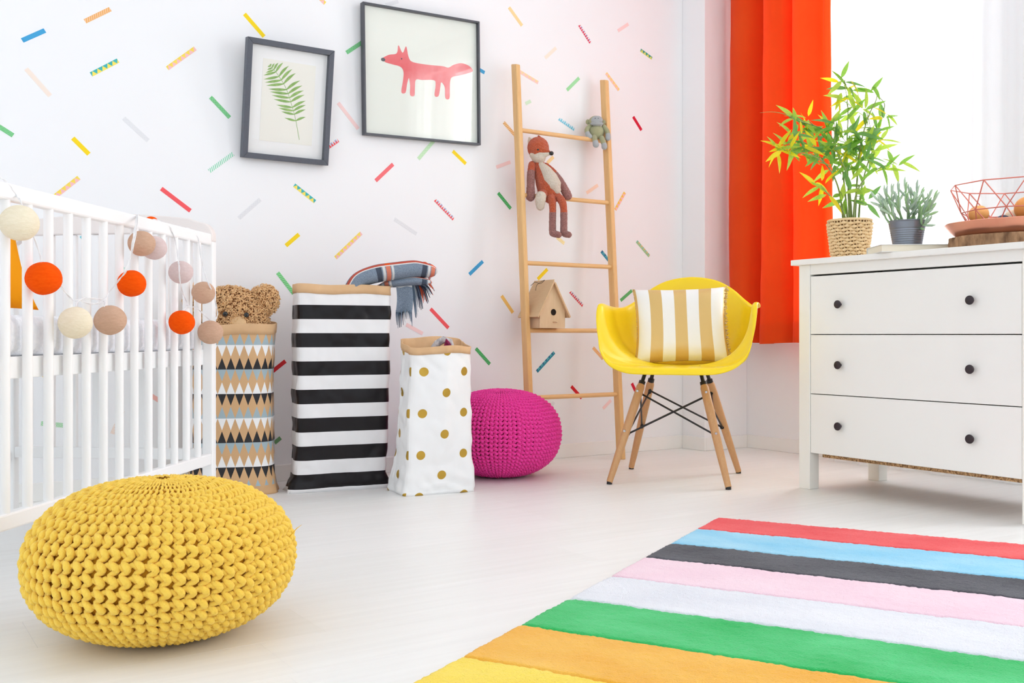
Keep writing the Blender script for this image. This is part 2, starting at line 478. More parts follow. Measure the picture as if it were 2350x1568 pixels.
TAPES = [
 (51, 93, 103, 70, BL, 'plain blue tape strip in the upper left corner of the wall'),
 (195, 49, 253, 21, OC, 'orange and pink striped tape strip at top left of the wall'),
 (60, 158, 115, 220, PO, 'faint peach dotted tape strip below the plain blue strip'),
 (209, 171, 271, 139, TY, 'teal and yellow triangle tape strip at upper left, below the orange striped strip'),
 (384, 157, 448, 111, PY_, 'yellow and pink zigzag tape strip left of the fern picture'),
 (561, 32, 606, 84, YE, 'plain yellow tape strip just above the fern picture'),
 (483, 223, 527, 270, GR, 'green dotted tape strip touching the left of the fern picture'),
 (284, 271, 340, 323, GD, 'pale grey dotted tape strip left of the green dotted strip by the fern picture'),
 (-8, 287, 30, 311, GR, 'green dotted tape strip cut by the left edge of the photo'),
 (167, 317, 204, 354, YE, 'short plain yellow tape strip above the crib rail'),
 (480, 393, 535, 353, MINT, 'mint striped tape strip at lower left of the fern picture'),
 (116, 459, 181, 408, PY_, 'yellow and pink tape strip rising behind the crib top rail'),
 (370, 433, 437, 484, RD, 'long plain coral red tape strip above the far end of the crib'),
 (548, 501, 597, 458, GD, 'pale grey dotted tape strip below the fern picture'),
 (675, 425, 723, 463, TY, 'teal and yellow triangle tape strip right below the fern picture'),
 (776, 236, 822, 296, PK, 'pale pink tape strip between the two framed pictures'),
 (735, 350, 776, 322, RB, 'red and blue patterned tape strip behind lower right corner of fern picture'),
 (728, -10, 746, 8, PY_, 'pink and yellow tape strip cut by the top edge of the photo'),
 (656, 564, 686, 538, YE, 'short yellow tape strip above the black striped paper bag'),
 (795, 121, 845, 88, GR, 'green dotted tape strip behind left side of the red fox picture'),
 (1080, 148, 1112, 167, BL, 'short blue tape strip peeking from right side of the red fox picture'),
 (960, 365, 1000, 318, ('dots', (226, 245, 214), (140, 215, 150)), 'pale green dotted tape strip hanging under the red fox picture'),
 (1039, 347, 1069, 376, YE, 'yellow tape strip below lower right corner of the red fox picture'),
 (862, 415, 902, 377, ('plain', (246, 116, 122)), 'coral pink tape strip below the red fox picture'),
 (998, 458, 1041, 503, RB, 'red and pale blue patterned tape strip left of the ladder at mid height'),
 (905, 503, 956, 537, GD, 'pale grey dotted tape strip above the plaid throw'),
 (770, 592, 829, 535, PY_, 'yellow and pink tape strip above the black striped bag, left of the throw'),
 (1168, 17, 1198, 59, PE, 'pale yellow tape strip right of the top of the red fox picture'),
 (1329, 57, 1355, 98, ('shards', (222, 54, 84), (190, 214, 236)), 'crimson and white patterned tape strip high above the ladder'),
 (1418, 71, 1442, 55, PK, 'pale pink tape strip high above the right ladder rail'),
 (1470, 115, 1496, 134, ('triangles', (60, 160, 140), (220, 226, 110)), 'green and yellow triangle tape strip near the wall corner, upper right'),
 (1251, 133, 1276, 110, ('plain', (252, 236, 220)), 'barely visible cream tape strip above the ladder'),
 (1190, 163, 1235, 190, ('triangles', (252, 220, 170), (252, 212, 208)), 'peach tape strip at the top of the left ladder rail'),
 (1301, 207, 1329, 179, ('plain', (160, 225, 166)), 'plain light green tape strip between the ladder rail tops'),
 (1391, 168, 1420, 207, ('triangles', (250, 214, 130), (250, 206, 190)), 'peach and yellow tape strip behind the top of the right ladder rail'),
 (1206, 238, 1218, 232, ('dots', (236, 248, 230), (160, 220, 170)), 'tiny pale green tape scrap beside the left ladder rail'),
 (1282, 272, 1318, 297, ('shards', (110, 200, 226), (180, 226, 240)), 'light blue patterned tape strip above the top ladder rung'),
 (1453, 268, 1472, 299, CRIM, 'crimson tape strip right of the grey monkey toy'),
 (1156, 281, 1190, 320, ('stripes', (250, 214, 160), (214, 160, 90)), 'orange striped tape strip behind left ladder rail at top rung'),
 (1139, 384, 1171, 372, PK, 'pale pink tape strip left of the fox toy'),
 (1143, 443, 1172, 479, GS, 'dark green tape strip left of the ladder, level with the fox toy legs'),
 (1256, 374, 1270, 360, PE, 'pale yellow tape strip behind the fox toy chin'),
 (1346, 443, 1372, 425, ('plain', (252, 222, 200)), 'pale orange tape strip above second ladder rung'),
 (1412, 482, 1434, 442, ('triangles', (250, 206, 90), (250, 196, 190)), 'orange and pink tape strip right of the ladder at second rung'),
 (886, 12, 914, 3, GD, 'pale grey dotted tape strip above the red fox picture'),
 (1077, 630, 1108, 600, BL, 'blue tape strip right of the plaid throw'),
 (1380, 577, 1405, 608, BT, 'teal patterned tape strip behind third ladder rung'),
 (1461, 554, 1490, 588, ('shards', (150, 205, 150), (240, 190, 120), (140, 200, 190)), 'green and orange patterned tape strip above the yellow chair'),
 (1234, 641, 1256, 618, YE, 'yellow tape strip above the birdhouse roof'),
 (1151, 679, 1177, 718, ('plain', (247, 202, 112)), 'orange yellow tape strip left of the birdhouse'),
 (1308, 669, 1338, 702, ('shards', (226, 60, 66), (180, 206, 226)), 'red and white triangle tape strip right of the birdhouse'),
 (1424, 690, 1450, 667, ('plain', (98, 184, 110)), 'green tape strip between ladder and yellow chair back'),
 (1361, 798, 1384, 824, OC, 'orange tape strip behind the left arm of the yellow chair'),
 (1232, 853, 1272, 809, BT, 'teal patterned tape strip under the birdhouse'),
 (1092, 800, 1124, 836, GS, 'green striped tape strip above the pink pouf'),
 (1311, 887, 1335, 914, ('plain', (216, 30, 44)), 'red tape strip behind the lowest ladder rung'),
 (1450, 880, 1465, 912, CRIM, 'crimson tape strip behind the yellow chair front leg'),
 (1262, 938, 1271, 923, GD, 'grey tape strip right above the pink pouf'),
 (1384, 938, 1402, 919, PK, 'pale pink tape strip below lowest ladder rung, by right rail'),
 (637, 626, 674, 674, ('stripes', (150, 228, 160), (110, 206, 126)), 'light green striped tape strip beside the black striped bag rim'),
 (988, 709, 1029, 753, RD, 'coral red tape strip above the gold dotted paper bag'),
 (626, 852, 655, 829, ('plain', (214, 44, 52)), 'red tape strip between the triangle bag and black striped bag'),
 (630, 1017, 644, 1005, ('plain', (120, 170, 122)), 'green tape scrap low beside the triangle patterned bag'),
 (932, 745, 970, 766, PK, 'pale pink tape strip under the fringe of the plaid throw'),
 (94, 972, 151, 977, ('dots', (224, 246, 226), (40, 180, 76)), 'bright green dotted tape strip seen through the lower crib slats'),
 (98, 858, 114, 873, YE, 'yellow tape scrap seen through crib slats under the mattress board'),
 (258, 996, 281, 943, ('dots', WALLC, (246, 190, 130)), 'orange dotted tape strip seen through the lower crib slats'),
 (326, 895, 372, 924, ('plain', (250, 190, 182)), 'salmon pink tape strip seen through the lower crib slats'),
 (268, 634, 282, 612, ('plain', (160, 228, 205)), 'mint tape strip behind crib slats beside orange cotton ball'),
 (186, 548, 204, 536, ('plain', (120, 210, 222)), 'small turquoise tape scrap under the crib end rail'),
 (443, 660, 457, 634, ('plain', (252, 220, 190)), 'peach tape strip behind the crib corner slats'),
 (1278, 545, 1295, 559, ('stripes', (250, 226, 150), (250, 240, 200)), 'pale yellow tape strip below the fox toy feet'),
]
for (x0, y0, x1, y1, st, lab) in TAPES:
    A = PYP(x0, y0, WY); B = PYP(x1, y1, WY)
    d = B - A; L = d.length; d.normalize(); n = Vector((-d.z, 0, d.x)); w = 0.0078
    mb = MB()
    q = [A + n * w, A - n * w, B - n * w, B + n * w]
    fr, bk = Vector((0, -0.0007, 0)), Vector((0, -0.0001, 0))
    uv4 = [(0, 0), (0, 0.0155), (L, 0.0155), (L, 0)]
    mb.add([p + fr for p in q] + [p + bk for p in q], [(0, 1, 2, 3), (7, 6, 5, 4), (0, 4, 5, 1), (1, 5, 6, 2), (2, 6, 7, 3), (3, 7, 4, 0)], uv4 + uv4)
    mid = (A + B) / 2
    mb.v = [(p[0] - mid.x, p[1] - mid.y, p[2] - mid.z) for p in mb.v]
    o = mb.build('tape_strip', tape_mat(st)); o.location = mid
    tag(o, lab, 'tape strip', 'washi tape strips on the wall')

# ------------------------------------------------------------------ framed pictures
def framed(name, label, corners, depth, bar, bar_m, lean):
    """corners TL, TR, BR, BL as seen; returns root and a function (s, t, d) -> point in the root's frame, t upwards, d off the backing"""
    TL, TR, BR, BL = [PYP(x, y, WY - 0.02) for x, y in corners]
    w = ((TR - TL).length + (BR - BL).length) / 2; h = (TL.z - BL.z + TR.z - BR.z) / 2
    cx = (TL.x + TR.x + BR.x + BL.x) / 4; cz = (TL.z + TR.z + BR.z + BL.z) / 4
    roll = math.atan2((TR.z - TL.z + BR.z - BL.z) / 2, w)
    root = thing(name, label, 'picture', (cx, WY - 0.004, cz))
    # frame plane: leans out at the top, bottom edge rests on the wall
    yb, yt = -0.0, -lean
    ex = Vector((math.cos(roll), 0, math.sin(roll))); up = Vector((-math.sin(roll), (yt - yb) / h, math.cos(roll))).normalized()
    nrm = ex.cross(up)                                     # towards the room
    if nrm.y > 0: nrm = -nrm
    base = Vector((0, (yb + yt) / 2, 0))
    def at(s, t, d): return base + ex * (s - 0.5) * w + up * (t - 0.5) * h + nrm * d
    fm = MB()
    bw, bhh = bar / w, bar / h
    O = [(0, 0), (1, 0), (1, 1), (0, 1)]; I = [(bw, bhh), (1 - bw, bhh), (1 - bw, 1 - bhh), (bw, 1 - bhh)]
    for k in range(4):
        j = (k + 1) % 4
        fm.prism([O[k], O[j], I[j], I[k]], at, 0.0, depth)
    fm.build('frame_moulding', bar_m, root, bevel=0.0012)
    MB().prism(I, at, 0.001, 0.005).build('backing_board', M('backing', (200, 196, 188), rough=0.9), root)
    MB().prism(I, at, depth * 0.62, depth * 0.62 + 0.002).build('glass_pane', pane_m, root)
    return root, at, w, h
dark_m = wood('charcoal_frame', (74, 78, 88), (92, 96, 106), (30, 2, 30), 0.45)
slate_m = M('slate_frame', (84, 86, 92), rough=0.35, metal=0.3)
fr1, at1, w1_, h1_ = framed('framed_picture', 'charcoal framed picture of a green fern leaf in a white mount', [(560, 92), (756, 124), (745, 380), (547.5, 360)], 0.03, 0.020, dark_m, 0.062)
paper_m = M('mount_white', (250, 250, 249), rough=0.8)
MB().prism([(0.05, 0.04), (0.95, 0.04), (0.95, 0.96), (0.05, 0.96)], at1, 0.006, 0.008).build('mount', paper_m, fr1)
MB().prism([(0.20, 0.16), (0.81, 0.16), (0.81, 0.85), (0.20, 0.85)], at1, 0.0082, 0.0088).build('print_sheet', M('cream_paper', (246, 244, 234), rough=0.85), fr1)
fern_m = M('fern_ink', (108, 158, 58), rough=0.8, var=(60, (168, 204, 112)))
fm = MB()
stem = spline([(0.27, 0.80), (0.36, 0.74), (0.47, 0.63), (0.545, 0.50), (0.60, 0.38), (0.66, 0.20)], 8)
def ribbon(mb, pts, wid, z):
    for i in range(len(pts) - 1):
        a, b = np.array(pts[i]), np.array(pts[i + 1]); d = (b - a) * np.array([w1_, h1_]); n = np.array([-d[1], d[0]]) / (np.linalg.norm(d) + 1e-9) / np.array([w1_, h1_])
        mb.add([at1(*(a + n * wid), z), at1(*(a - n * wid), z), at1(*(b - n * wid), z), at1(*(b + n * wid), z)], [(0, 1, 2, 3)])
ribbon(fm, stem, 0.0009, 0.0093)
for k in range(15):
    i = int(1 + k * (len(stem) - 9) / 14)
    p = np.array(stem[i]); d = np.array(stem[min(i + 1, len(stem) - 1)]) - np.array(stem[i - 1]); d *= np.array([w1_, h1_]); d /= np.linalg.norm(d)
    Lf = (0.016 + 0.050 * math.sin(PI * (0.10 + 0.72 * k / 14))) * min(1.0, 0.30 + k * 0.20)
    for sgn in (1, -1):
        n = np.array([-d[1], d[0]]) * sgn
        pts = []
        for q in range(7):
            t = q / 6
            c = (n * (t * Lf) - d * (t * Lf * 0.35) + d * 0.18 * Lf * t * t * (1 if sgn > 0 else -0.4))
            wd = 0.0054 * math.sin(PI * min(1, t * 0.93 + 0.1)) * (0.5 + Lf * 8)
            pts.append((c, wd))
        L_, R_ = [], []
        for c, wd in pts:
            L_.append(p + (c + d * wd) / np.array([w1_, h1_])); R_.append(p + (c - d * wd) / np.array([w1_, h1_]))
        for q in range(6):
            fm.add([at1(*L_[q], 0.0092), at1(*R_[q], 0.0092), at1(*R_[q + 1], 0.0092), at1(*L_[q + 1], 0.0092)], [(0, 1, 2, 3)])
fm.build('fern_print', fern_m, fr1)

fr2, at2, w2_, h2_ = framed('framed_picture', 'thin grey framed picture of a watercolour red fox on pale paper', [(833, 8), (1100, 52), (1096, 334), (829, 308)], 0.026, 0.0085, slate_m, 0.012)
MB().prism([(0.01, 0.01), (0.99, 0.01), (0.99, 0.99), (0.01, 0.99)], at2, 0.006, 0.009).build('print_sheet', M('mint_white_paper', (240, 245, 236), rough=0.85), fr2)
red_m = M('watercolour_red', (236, 92, 98), rough=0.85, var=(9, (246, 148, 150), 2.4))
# a plain walking fox, our own outline
fox2 = [(0.16, 0.60), (0.22, 0.635), (0.285, 0.655), (0.30, 0.72), (0.335, 0.665), (0.365, 0.72), (0.385, 0.64), (0.42, 0.605), (0.55, 0.60), (0.68, 0.605), (0.73, 0.60), (0.78, 0.63),
        (0.85, 0.65), (0.92, 0.635), (0.95, 0.60), (0.90, 0.575), (0.83, 0.55), (0.765, 0.53), (0.745, 0.50), (0.74, 0.43), (0.735, 0.355), (0.70, 0.355), (0.695, 0.44), (0.665, 0.475),
        (0.655, 0.43), (0.64, 0.365), (0.605, 0.365), (0.615, 0.45), (0.60, 0.485), (0.50, 0.475), (0.445, 0.47), (0.435, 0.40), (0.43, 0.345), (0.395, 0.345), (0.395, 0.42), (0.385, 0.475),
        (0.37, 0.43), (0.355, 0.36), (0.32, 0.36), (0.335, 0.45), (0.34, 0.52), (0.315, 0.555), (0.25, 0.565), (0.19, 0.575)]
fx2 = [tuple(p) for p in spline(fox2 + [fox2[0]], 4)][:-1]
MB().add([at2(a, b, 0.0095) for a, b in fx2], [tuple(range(len(fx2)))]).build('fox_print', red_m, fr2)
MB().add([at2(0.325 + 0.006 * math.cos(2 * PI * k / 12), 0.618 + 0.006 * math.sin(2 * PI * k / 12), 0.0098) for k in range(12)], [tuple(range(12))]) \
    .add([at2(0.172 + 0.018 * math.cos(2 * PI * k / 12), 0.592 + 0.014 * math.sin(2 * PI * k / 12), 0.0098) for k in range(12)], [tuple(range(12))]).build('print_detail', M('ink_grey', (88, 92, 98), rough=0.8), fr2)

# ------------------------------------------------------------------ crib (root: floor under its far corner nearest the bags; +y along its long side away from us, -x across)
crib_m = M('crib_white', (250, 250, 250), rough=0.35, spec=0.4)
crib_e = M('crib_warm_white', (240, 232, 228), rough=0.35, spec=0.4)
CY = 3.097
cfl = P(497, HY, CY); cfl.z = 0
CROT = R(50.99 - 90)
crib = thing('crib', 'white slatted wooden baby crib behind the big yellow knitted pouf', 'crib', cfl, CROT)
CW, CL = 0.674, 1.26
def xz(y0, y1):
    return lambda a, b, d: Vector((a, y0 + (y1 - y0) * d, b))
def end_panel(y0, y1, nm):
    n = 18
    top = []
    rc = 0.045
    def zt(x): return 0.905 + 0.028 * (1 - ((x + CW / 2) / (CW / 2)) ** 2)
    for k in range(7): a = PI / 2 * k / 6; top.append((-rc + rc * math.sin(a + 0) if False else -rc + rc * math.cos(a), zt(0) - rc + rc * math.sin(a)))
    xs = [-rc - (CW - 2 * rc) * k / n for k in range(1, n)]
    top += [(x, zt(x)) for x in xs]
    for k in range(7): a = PI / 2 + PI / 2 * k / 6; top.append((-CW + rc + rc * math.cos(a), zt(0) - rc + rc * math.sin(a)))
    bot = [(-CW, 0.845), (-CW + 0.035, 0.84)] + [(-CW + 0.035 + (CW - 0.07) * k / n, 0.868 + 0.004 * math.sin(PI * k / n)) for k in range(1, n)] + [(-0.035, 0.84), (0, 0.845)]
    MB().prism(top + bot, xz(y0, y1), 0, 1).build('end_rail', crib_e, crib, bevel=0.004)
    for x0 in (-0.034, -CW): MB().box((x0, y0, 0), (x0 + 0.034, y1, 0.846)).build('post', crib_m, crib, bevel=0.005)
    MB().box((-CW + 0.034, y0 + 0.003, 0.178), (-0.034, y1 - 0.003, 0.212)).build('end_rail', crib_m, crib, bevel=0.003)
    k = 0; x = -0.083
    while x > -CW + 0.06:
        MB().box((x - 0.011, y0 + 0.007, 0.21), (x + 0.011, y1 - 0.007, 0.87)).build('slat', crib_m, crib, bevel=0.004); x -= 0.0738
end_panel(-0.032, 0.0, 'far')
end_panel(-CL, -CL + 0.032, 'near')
for x0 in (-0.026, -CW + 0.002):
    MB().box((x0, -CL + 0.03, 0.833), (x0 + 0.024, -0.030, 0.868)).build('side_rail', crib_m, crib, bevel=0.005)
    MB().box((x0, -CL + 0.03, 0.165), (x0 + 0.024, -0.030, 0.199)).build('side_rail', crib_m, crib, bevel=0.004)
    k = 0; yy = -0.110
    sl = MB()
    while yy > -CL + 0.05:
        o = MB().tube([(x0 + 0.012, yy, 0.19), (x0 + 0.012, yy, 0.84)], 0.0105, 12, True, 1.0).build('slat', crib_m, crib, True, auto=40)
        yy -= 0.0795
    MB().box((x0 - 0.022 if x0 > -0.1 else x0 + 0.026, -CL + 0.03, 0.469), (x0 - 0.002 if x0 > -0.1 else x0 + 0.046, -0.032, 0.515)).build('mattress_board', crib_m, crib, bevel=0.002)
MB().box((-CW + 0.05, -CL + 0.034, 0.495), (-0.05, -0.034, 0.512)).build('mattress_base', crib_m, crib)

def rounded_box(lo, hi, r, n=4):
    mb = MB()
    bm = bmesh.new(); bmesh.ops.create_cube(bm, size=1)
    for v in bm.verts: v.co = Vector(((lo[i] + hi[i]) / 2 + v.co[i] * (hi[i] - lo[i]) for i in range(3)))
    bmesh.ops.bevel(bm, geom=list(bm.edges), offset=r, segments=n, profile=0.5, affect='EDGES')
    bm.verts.ensure_lookup_table()
    mb.add([v.co.copy() for v in bm.verts], [tuple(v.index for v in f.verts) for f in bm.faces]); bm.free()
    return mb
mat_m = M('boucle_grey_white', (247, 248, 251), rough=0.95, spec=0.1, bump=(130, 0.6, 0.004), var=(120, (230, 233, 239)))
mat_ = thing('mattress', 'crib mattress in a pale grey nubbly cover, seen behind the slats', 'mattress', cfl, CROT)
rounded_box((-CW + 0.052, -CL + 0.036, 0.513), (-0.034, -0.036, 0.603), 0.028, 5).build('cover', mat_m, mat_, True)

# orange pillow standing in the crib
pil_m = M('orange_cotton_pillow', (255, 176, 22), rough=0.8, spec=0.2, var=(5, (255, 162, 12)), bump=(8, 0.25, 0.01), translucent=0.15)
pc = P(-92, 600, 2.40)
pil = thing('pillow', 'plain orange pillow standing inside the crib at the left edge', 'pillow', (pc.x, pc.y, 0.603), 0)
def pillow_fn(w, h, th, puff=0.5):
    def fn(u, v, s):
        a, b = 2 * u - 1, 2 * v - 1
        pin = 1 - 0.07 * (a * a) * (1 - abs(b) ** 4) * 0 
        x = a * w / 2 * (1 - 0.06 * (1 - b * b) * a * a * 0 + 0.0); z = b * h / 2
        x *= 1 - 0.07 * (1 - abs(b) ** 2.2); z *= 1 - 0.07 * (1 - abs(a) ** 2.2)
        d = th / 2 * (max(0.0, (1 - a ** 4) * (1 - b ** 4))) ** puff
        return x, d * s, z
    return fn
pf = pillow_fn(1.0, 0.250, 0.11)
mb = MB()
rotm = Matrix.Rotation(-YAW, 4, 'Z') @ Matrix.Rotation(R(-12), 4, 'X')
for s in (1, -1):
    def pfn(u, v):
        x, y, z = pf(u, v, s)
        return rotm @ Vector((x * (0.40 - 0.19 * v), y, z + 0.002)) + Vector((0, 0, 0.136))
    mb.grid(pfn, 24, 24)
mb.build('pillow_cover', pil_m, pil, True)

# ------------------------------------------------------------------ cotton ball light string on the crib
def CB(px, py, off=0.045):
    k = 1.228 - off
    return P(px, py, F * k / (1404 - px))
lights = thing('light_string', 'string of cotton ball lights on white cord wound along the crib rail', 'string lights', CB(300, 600), 0)
cream, tan, mauve, orng = [M('cotton_' + n, c, rough=0.95, spec=0.08, bump=(150, 0.5, 0.003), var=(80, c2), stretch=(1, 1, 3)) for n, c, c2 in (
    ('cream', (247, 237, 214), (238, 226, 198)), ('tan', (214, 178, 154), (200, 162, 136)), ('mauve', (226, 206, 204), (216, 194, 192)), ('orange', (255, 96, 14), (244, 80, 4)))]
def ball(px, py, rp, m, lab, off=0.045, seed=0):
    c = CB(px, py, off); r = rp * (F * (1.228 - off) / (1404 - px)) / F
    mb = MB()
    ax = Matrix.Rotation(0.4 * nz(seed, 1, 2) * 3, 3, 'X')
    def fn(u, v):
        th = 2 * PI * u; ph = -PI / 2 + PI * (0.012 + 0.976 * v)
        p = ax @ Vector((math.cos(th) * math.cos(ph), math.sin(th) * math.cos(ph), math.sin(ph) * 0.95))
        # windings: fine thread ridges at changing slants
        k = 1 + 0.028 * nz(p.x + seed, p.y, p.z, 1.6) + 0.003 * math.sin(70 * (p.z + 0.5 * p.x * math.sin(3 * p.y + seed)))
        return c + p * r * k
    mb.grid(fn, 64, 40, True)
    n = 64; o = 0
    mb.f.append(tuple(range(63, -1, -1))); mb.mi.append(0); mb.f.append(tuple(40 * 64 + i for i in range(64))); mb.mi.append(0)
    b = mb.build('cotton_ball', m, lights, True, True, label=lab)
    return c, r
balls = [(45, 512, 43, cream, 'large cream cotton ball at upper left'), (100, 639, 40, orng, 'orange cotton ball at the left'), (173, 741, 37.5, cream, 'cream cotton ball hanging low'),
         (253, 735, 35.5, tan, 'tan cotton ball beside the low cream one'), (302, 651, 32, orng, 'orange cotton ball in the middle'), (325, 559, 30.5, tan, 'tan cotton ball under the rail'),
         (353, 569, 29, mauve, 'mauve cotton ball partly behind a tan one'), (415, 625, 27.5, mauve, 'mauve cotton ball at the right'), (467, 672, 26.5, tan, 'tan cotton ball by the corner post'),
         (417, 740, 29, orng, 'orange cotton ball at the lower right'), (483, 763, 28.5, tan, 'lowest tan cotton ball at the corner')]
for i, (x, y, r, m, lab) in enumerate(balls): ball(x, y, r, m, lab, 0.045 if i != 6 else 0.04, i * 1.7)
ball(347, 513, 17, orng, 'orange cotton ball behind the top rail', -0.03, 9)
cord_m = M('white_cord', (244, 244, 246), rough=0.5)
def cord(pts):
    """pts: (px, py, off); a twisted pair of thin white wires"""
    q = spline([tuple(CB(*p)) for p in pts], 10)
    for ph in (0, PI):
        mb = MB(); w = []
        for i, p in enumerate(q):
            a = i * 0.36 + ph
            w.append(Vector(p) + CR * math.cos(a) * 0.0012 + UP * math.sin(a) * 0.0012)
        mb.tube(w, 0.0011, 6).build('cord', cord_m, lights, True, True)
FRONT = 0.012
cord([(-8, 404, 0.0), (10, 413, 0.006), (25, 430, 0.01), (38, 450, FRONT), (50, 468, 0.04), (78, 545, 0.03), (92, 585, 0.04), (95, 604, 0.045)])
cord([(136, 652, 0.04), (160, 682, 0.02), (175, 690, 0.02), (195, 684, 0.02), (220, 686, 0.02), (240, 686, 0.02), (253, 668, 0.025), (275, 640, 0.055), (290, 620, 0.078), (300, 580, 0.08), (306, 545, 0.085), (311, 515, 0.045), (314, 496, 0.010), (317, 493, -0.004)])
cord([(173, 705, 0.045), (180, 690, 0.02), (205, 697, 0.02), (225, 696, 0.02), (240, 690, 0.02), (240, 706, 0.04)])
cord([(285, 625, 0.055), (296, 600, 0.05), (306, 565, 0.085), (313, 525, 0.05), (316, 494, 0.008)])
cord([(352, 503, -0.016), (375, 512, 0.0), (392, 525, 0.012), (404, 560, FRONT), (409, 597, 0.04), (411, 610, 0.078), (412, 635, 0.083), (417, 665, 0.06), (427, 690, 0.02), (432, 703, 0.02), (450, 706, 0.02), (468, 722, 0.025), (483, 736, 0.045)])
cord([(432, 703, 0.02), (424, 710, 0.035), (420, 714, 0.045)])
cord([(428, 523, -0.004), (444, 532, 0.006), (456, 552, FRONT), (461, 590, 0.02), (468, 620, 0.03), (476, 645, 0.07), (488, 672, 0.07), (496, 700, 0.04), (499, 722, 0.015), (494, 736, 0.035)])

# ------------------------------------------------------------------ knitted poufs
def knit_pouf(root, RAD, H, ncol, nrow, yr, mats, seed=0, twist=0.0, S=8, ns=7, LAT=0.27, RB=0.5):
    """columns of zigzag yarn loops over a padded core, small cross loops between them"""
    NP = 200
    ph = np.linspace(-PI / 2 * 0.985, PI / 2 * 0.985, NP)
    rho = RAD * np.sign(np.cos(ph)) * np.abs(np.cos(ph)) ** 0.86
    zz = H / 2 + H / 2 * np.sign(np.sin(ph)) * np.abs(np.sin(ph)) ** 0.92
    zz = np.where(zz < 0.004 + yr, 0.004 + yr + (zz - 0.004 - yr) * 0.15, zz)
    arc = np.concatenate([[0], np.cumsum(np.hypot(np.diff(rho), np.diff(zz)))])
    def prof(t):                                   # t 0..1 along the meridian -> rho, z, normal
        a = t * arc[-1]
        r = np.interp(a, arc, rho); z = np.interp(a, arc, zz)
        e = arc[-1] * 0.01
        dr = np.interp(np.minimum(a + e, arc[-1]), arc, rho) - np.interp(np.maximum(a - e, 0), arc, rho)
        dz = np.interp(np.minimum(a + e, arc[-1]), arc, zz) - np.interp(np.maximum(a - e, 0), arc, zz)
        L = np.hypot(dr, dz) + 1e-9
        return r, z, dz / L, -dr / L
    rs = np.random.RandomState(seed)
    V, Fc = [], []; off = 0
    def sweep(th, t, out, rad, n):
        nonlocal off
        r, z, nr, nzv = prof(t)
        rr = r + nr * out; zv = z + nzv * out
        pts = np.stack([rr * np.cos(th), rr * np.sin(th), zv], 1)
        N = np.stack([nr * np.cos(th), nr * np.sin(th), nzv], 1)
        T = np.gradient(pts, axis=0); T /= np.linalg.norm(T, axis=1, keepdims=True) + 1e-9
        N = N - T * (N * T).sum(1, keepdims=True); N /= np.linalg.norm(N, axis=1, keepdims=True) + 1e-9
        B = np.cross(T, N)
        a = 2 * PI * np.arange(n) / n
        ring = pts[:, None, :] + (N[:, None, :] * np.cos(a)[None, :, None] + B[:, None, :] * np.sin(a)[None, :, None]) * rad[:, None, None]
        m = len(pts)
        V.append(ring.reshape(-1, 3))
        i, k = np.meshgrid(np.arange(m - 1), np.arange(n), indexing='ij')
        k2 = (k + 1) % n
        Fc.append((np.stack([i * n + k, i * n + k2, (i + 1) * n + k2, (i + 1) * n + k], -1).reshape(-1, 4) + off))
        off += m * n
    t = np.linspace(0.02, 0.994, nrow * S + 1)
    s = np.arange(nrow * S + 1) / S
    for j in range(ncol):
        phs = rs.rand() * 0.25 + 0.5 * (j % 2) * 0.3
        jit = np.interp(s, np.arange(nrow + 1), rs.randn(nrow + 1) * 0.05)
        w = 2 * PI * (s + phs)
        wave = np.sin(w) + 0.18 * np.sin(2 * w + 0.8)
        r, z, nr, nzv = prof(t)
        pitch = 2 * PI * np.maximum(r, 0.004) / ncol
        k = np.clip(pitch / (2 * PI * RAD / ncol), 0.22, 1.0)
        th = 2 * PI * j / ncol + twist * t + (LAT * wave + jit) * (2 * PI / ncol)
        out = yr * (0.15 + RB * np.sin(w - 0.7)) * (0.4 + 0.6 * k) + 0.0007 * np.interp(s, np.arange(nrow + 1), rs.randn(nrow + 1))
        rad = yr * (0.98 + 0.16 * np.sin(w - 0.5)) * np.clip(k * 1.15, 0.35, 1.0)
        sweep(th, t, out, rad, ns)
    tt = np.linspace(0, 1, 5)
    for j in range(ncol):
        for q in range(2, nrow - 2):
            tc = 0.02 + 0.965 * (q + 0.5 * (j % 2) * 0.3 + 0.1) / nrow
            if prof(np.array([tc]))[0][0] < RAD * 0.45: continue
            th = 2 * PI * (j + 0.12 + 0.76 * tt) / ncol + twist * tc
            tv = tc + 0.35 / nrow * np.sin(PI * tt) * 0.8
            sweep(th, tv, -yr * (0.62 - 0.5 * np.sin(PI * tt)), yr * 0.82 * np.ones(5), 5)
    V = np.concatenate(V); Fc = np.concatenate(Fc)
    me = bpy.data.meshes.new('knitted_cover')
    me.vertices.add(len(V)); me.vertices.foreach_set('co', V.ravel())
    me.loops.add(len(Fc) * 4); me.loops.foreach_set('vertex_index', Fc.ravel())
    me.polygons.add(len(Fc)); me.polygons.foreach_set('loop_start', np.arange(len(Fc)) * 4)
    me.polygons.foreach_set('use_smooth', np.ones(len(Fc), dtype=bool))
    me.update(); me.validate()
    me.materials.append(mats[0])
    o = bpy.data.objects.new('knitted_cover', me); COL.objects.link(o); o.parent = root
    core = [(max(0.002, float(a) - yr * 1.1), float(b)) for a, b in zip(np.interp(np.linspace(0, arc[-1], 40), arc, rho), np.interp(np.linspace(0, arc[-1], 40), arc, zz))]
    core = [(a, min(max(b, 0.003), H - yr * (1.1 if a > 0.05 else 0.35))) for a, b in core]
    MB().lathe((0, 0, 0), core, 64).build('padding', mats[1], root, True)
def yarn(name, c, c2, dark):
    return M(name, c, rough=0.92, spec=0.1, sheen=0.12, bump=(420, 0.55, 0.003), var=(150, c2, 1.2)), M(name + '_core', dark, rough=1.0, spec=0.05)  # core darkened: shade between the loops put into its colour
yp = P(374, HY, 1.897); yp.z = 0
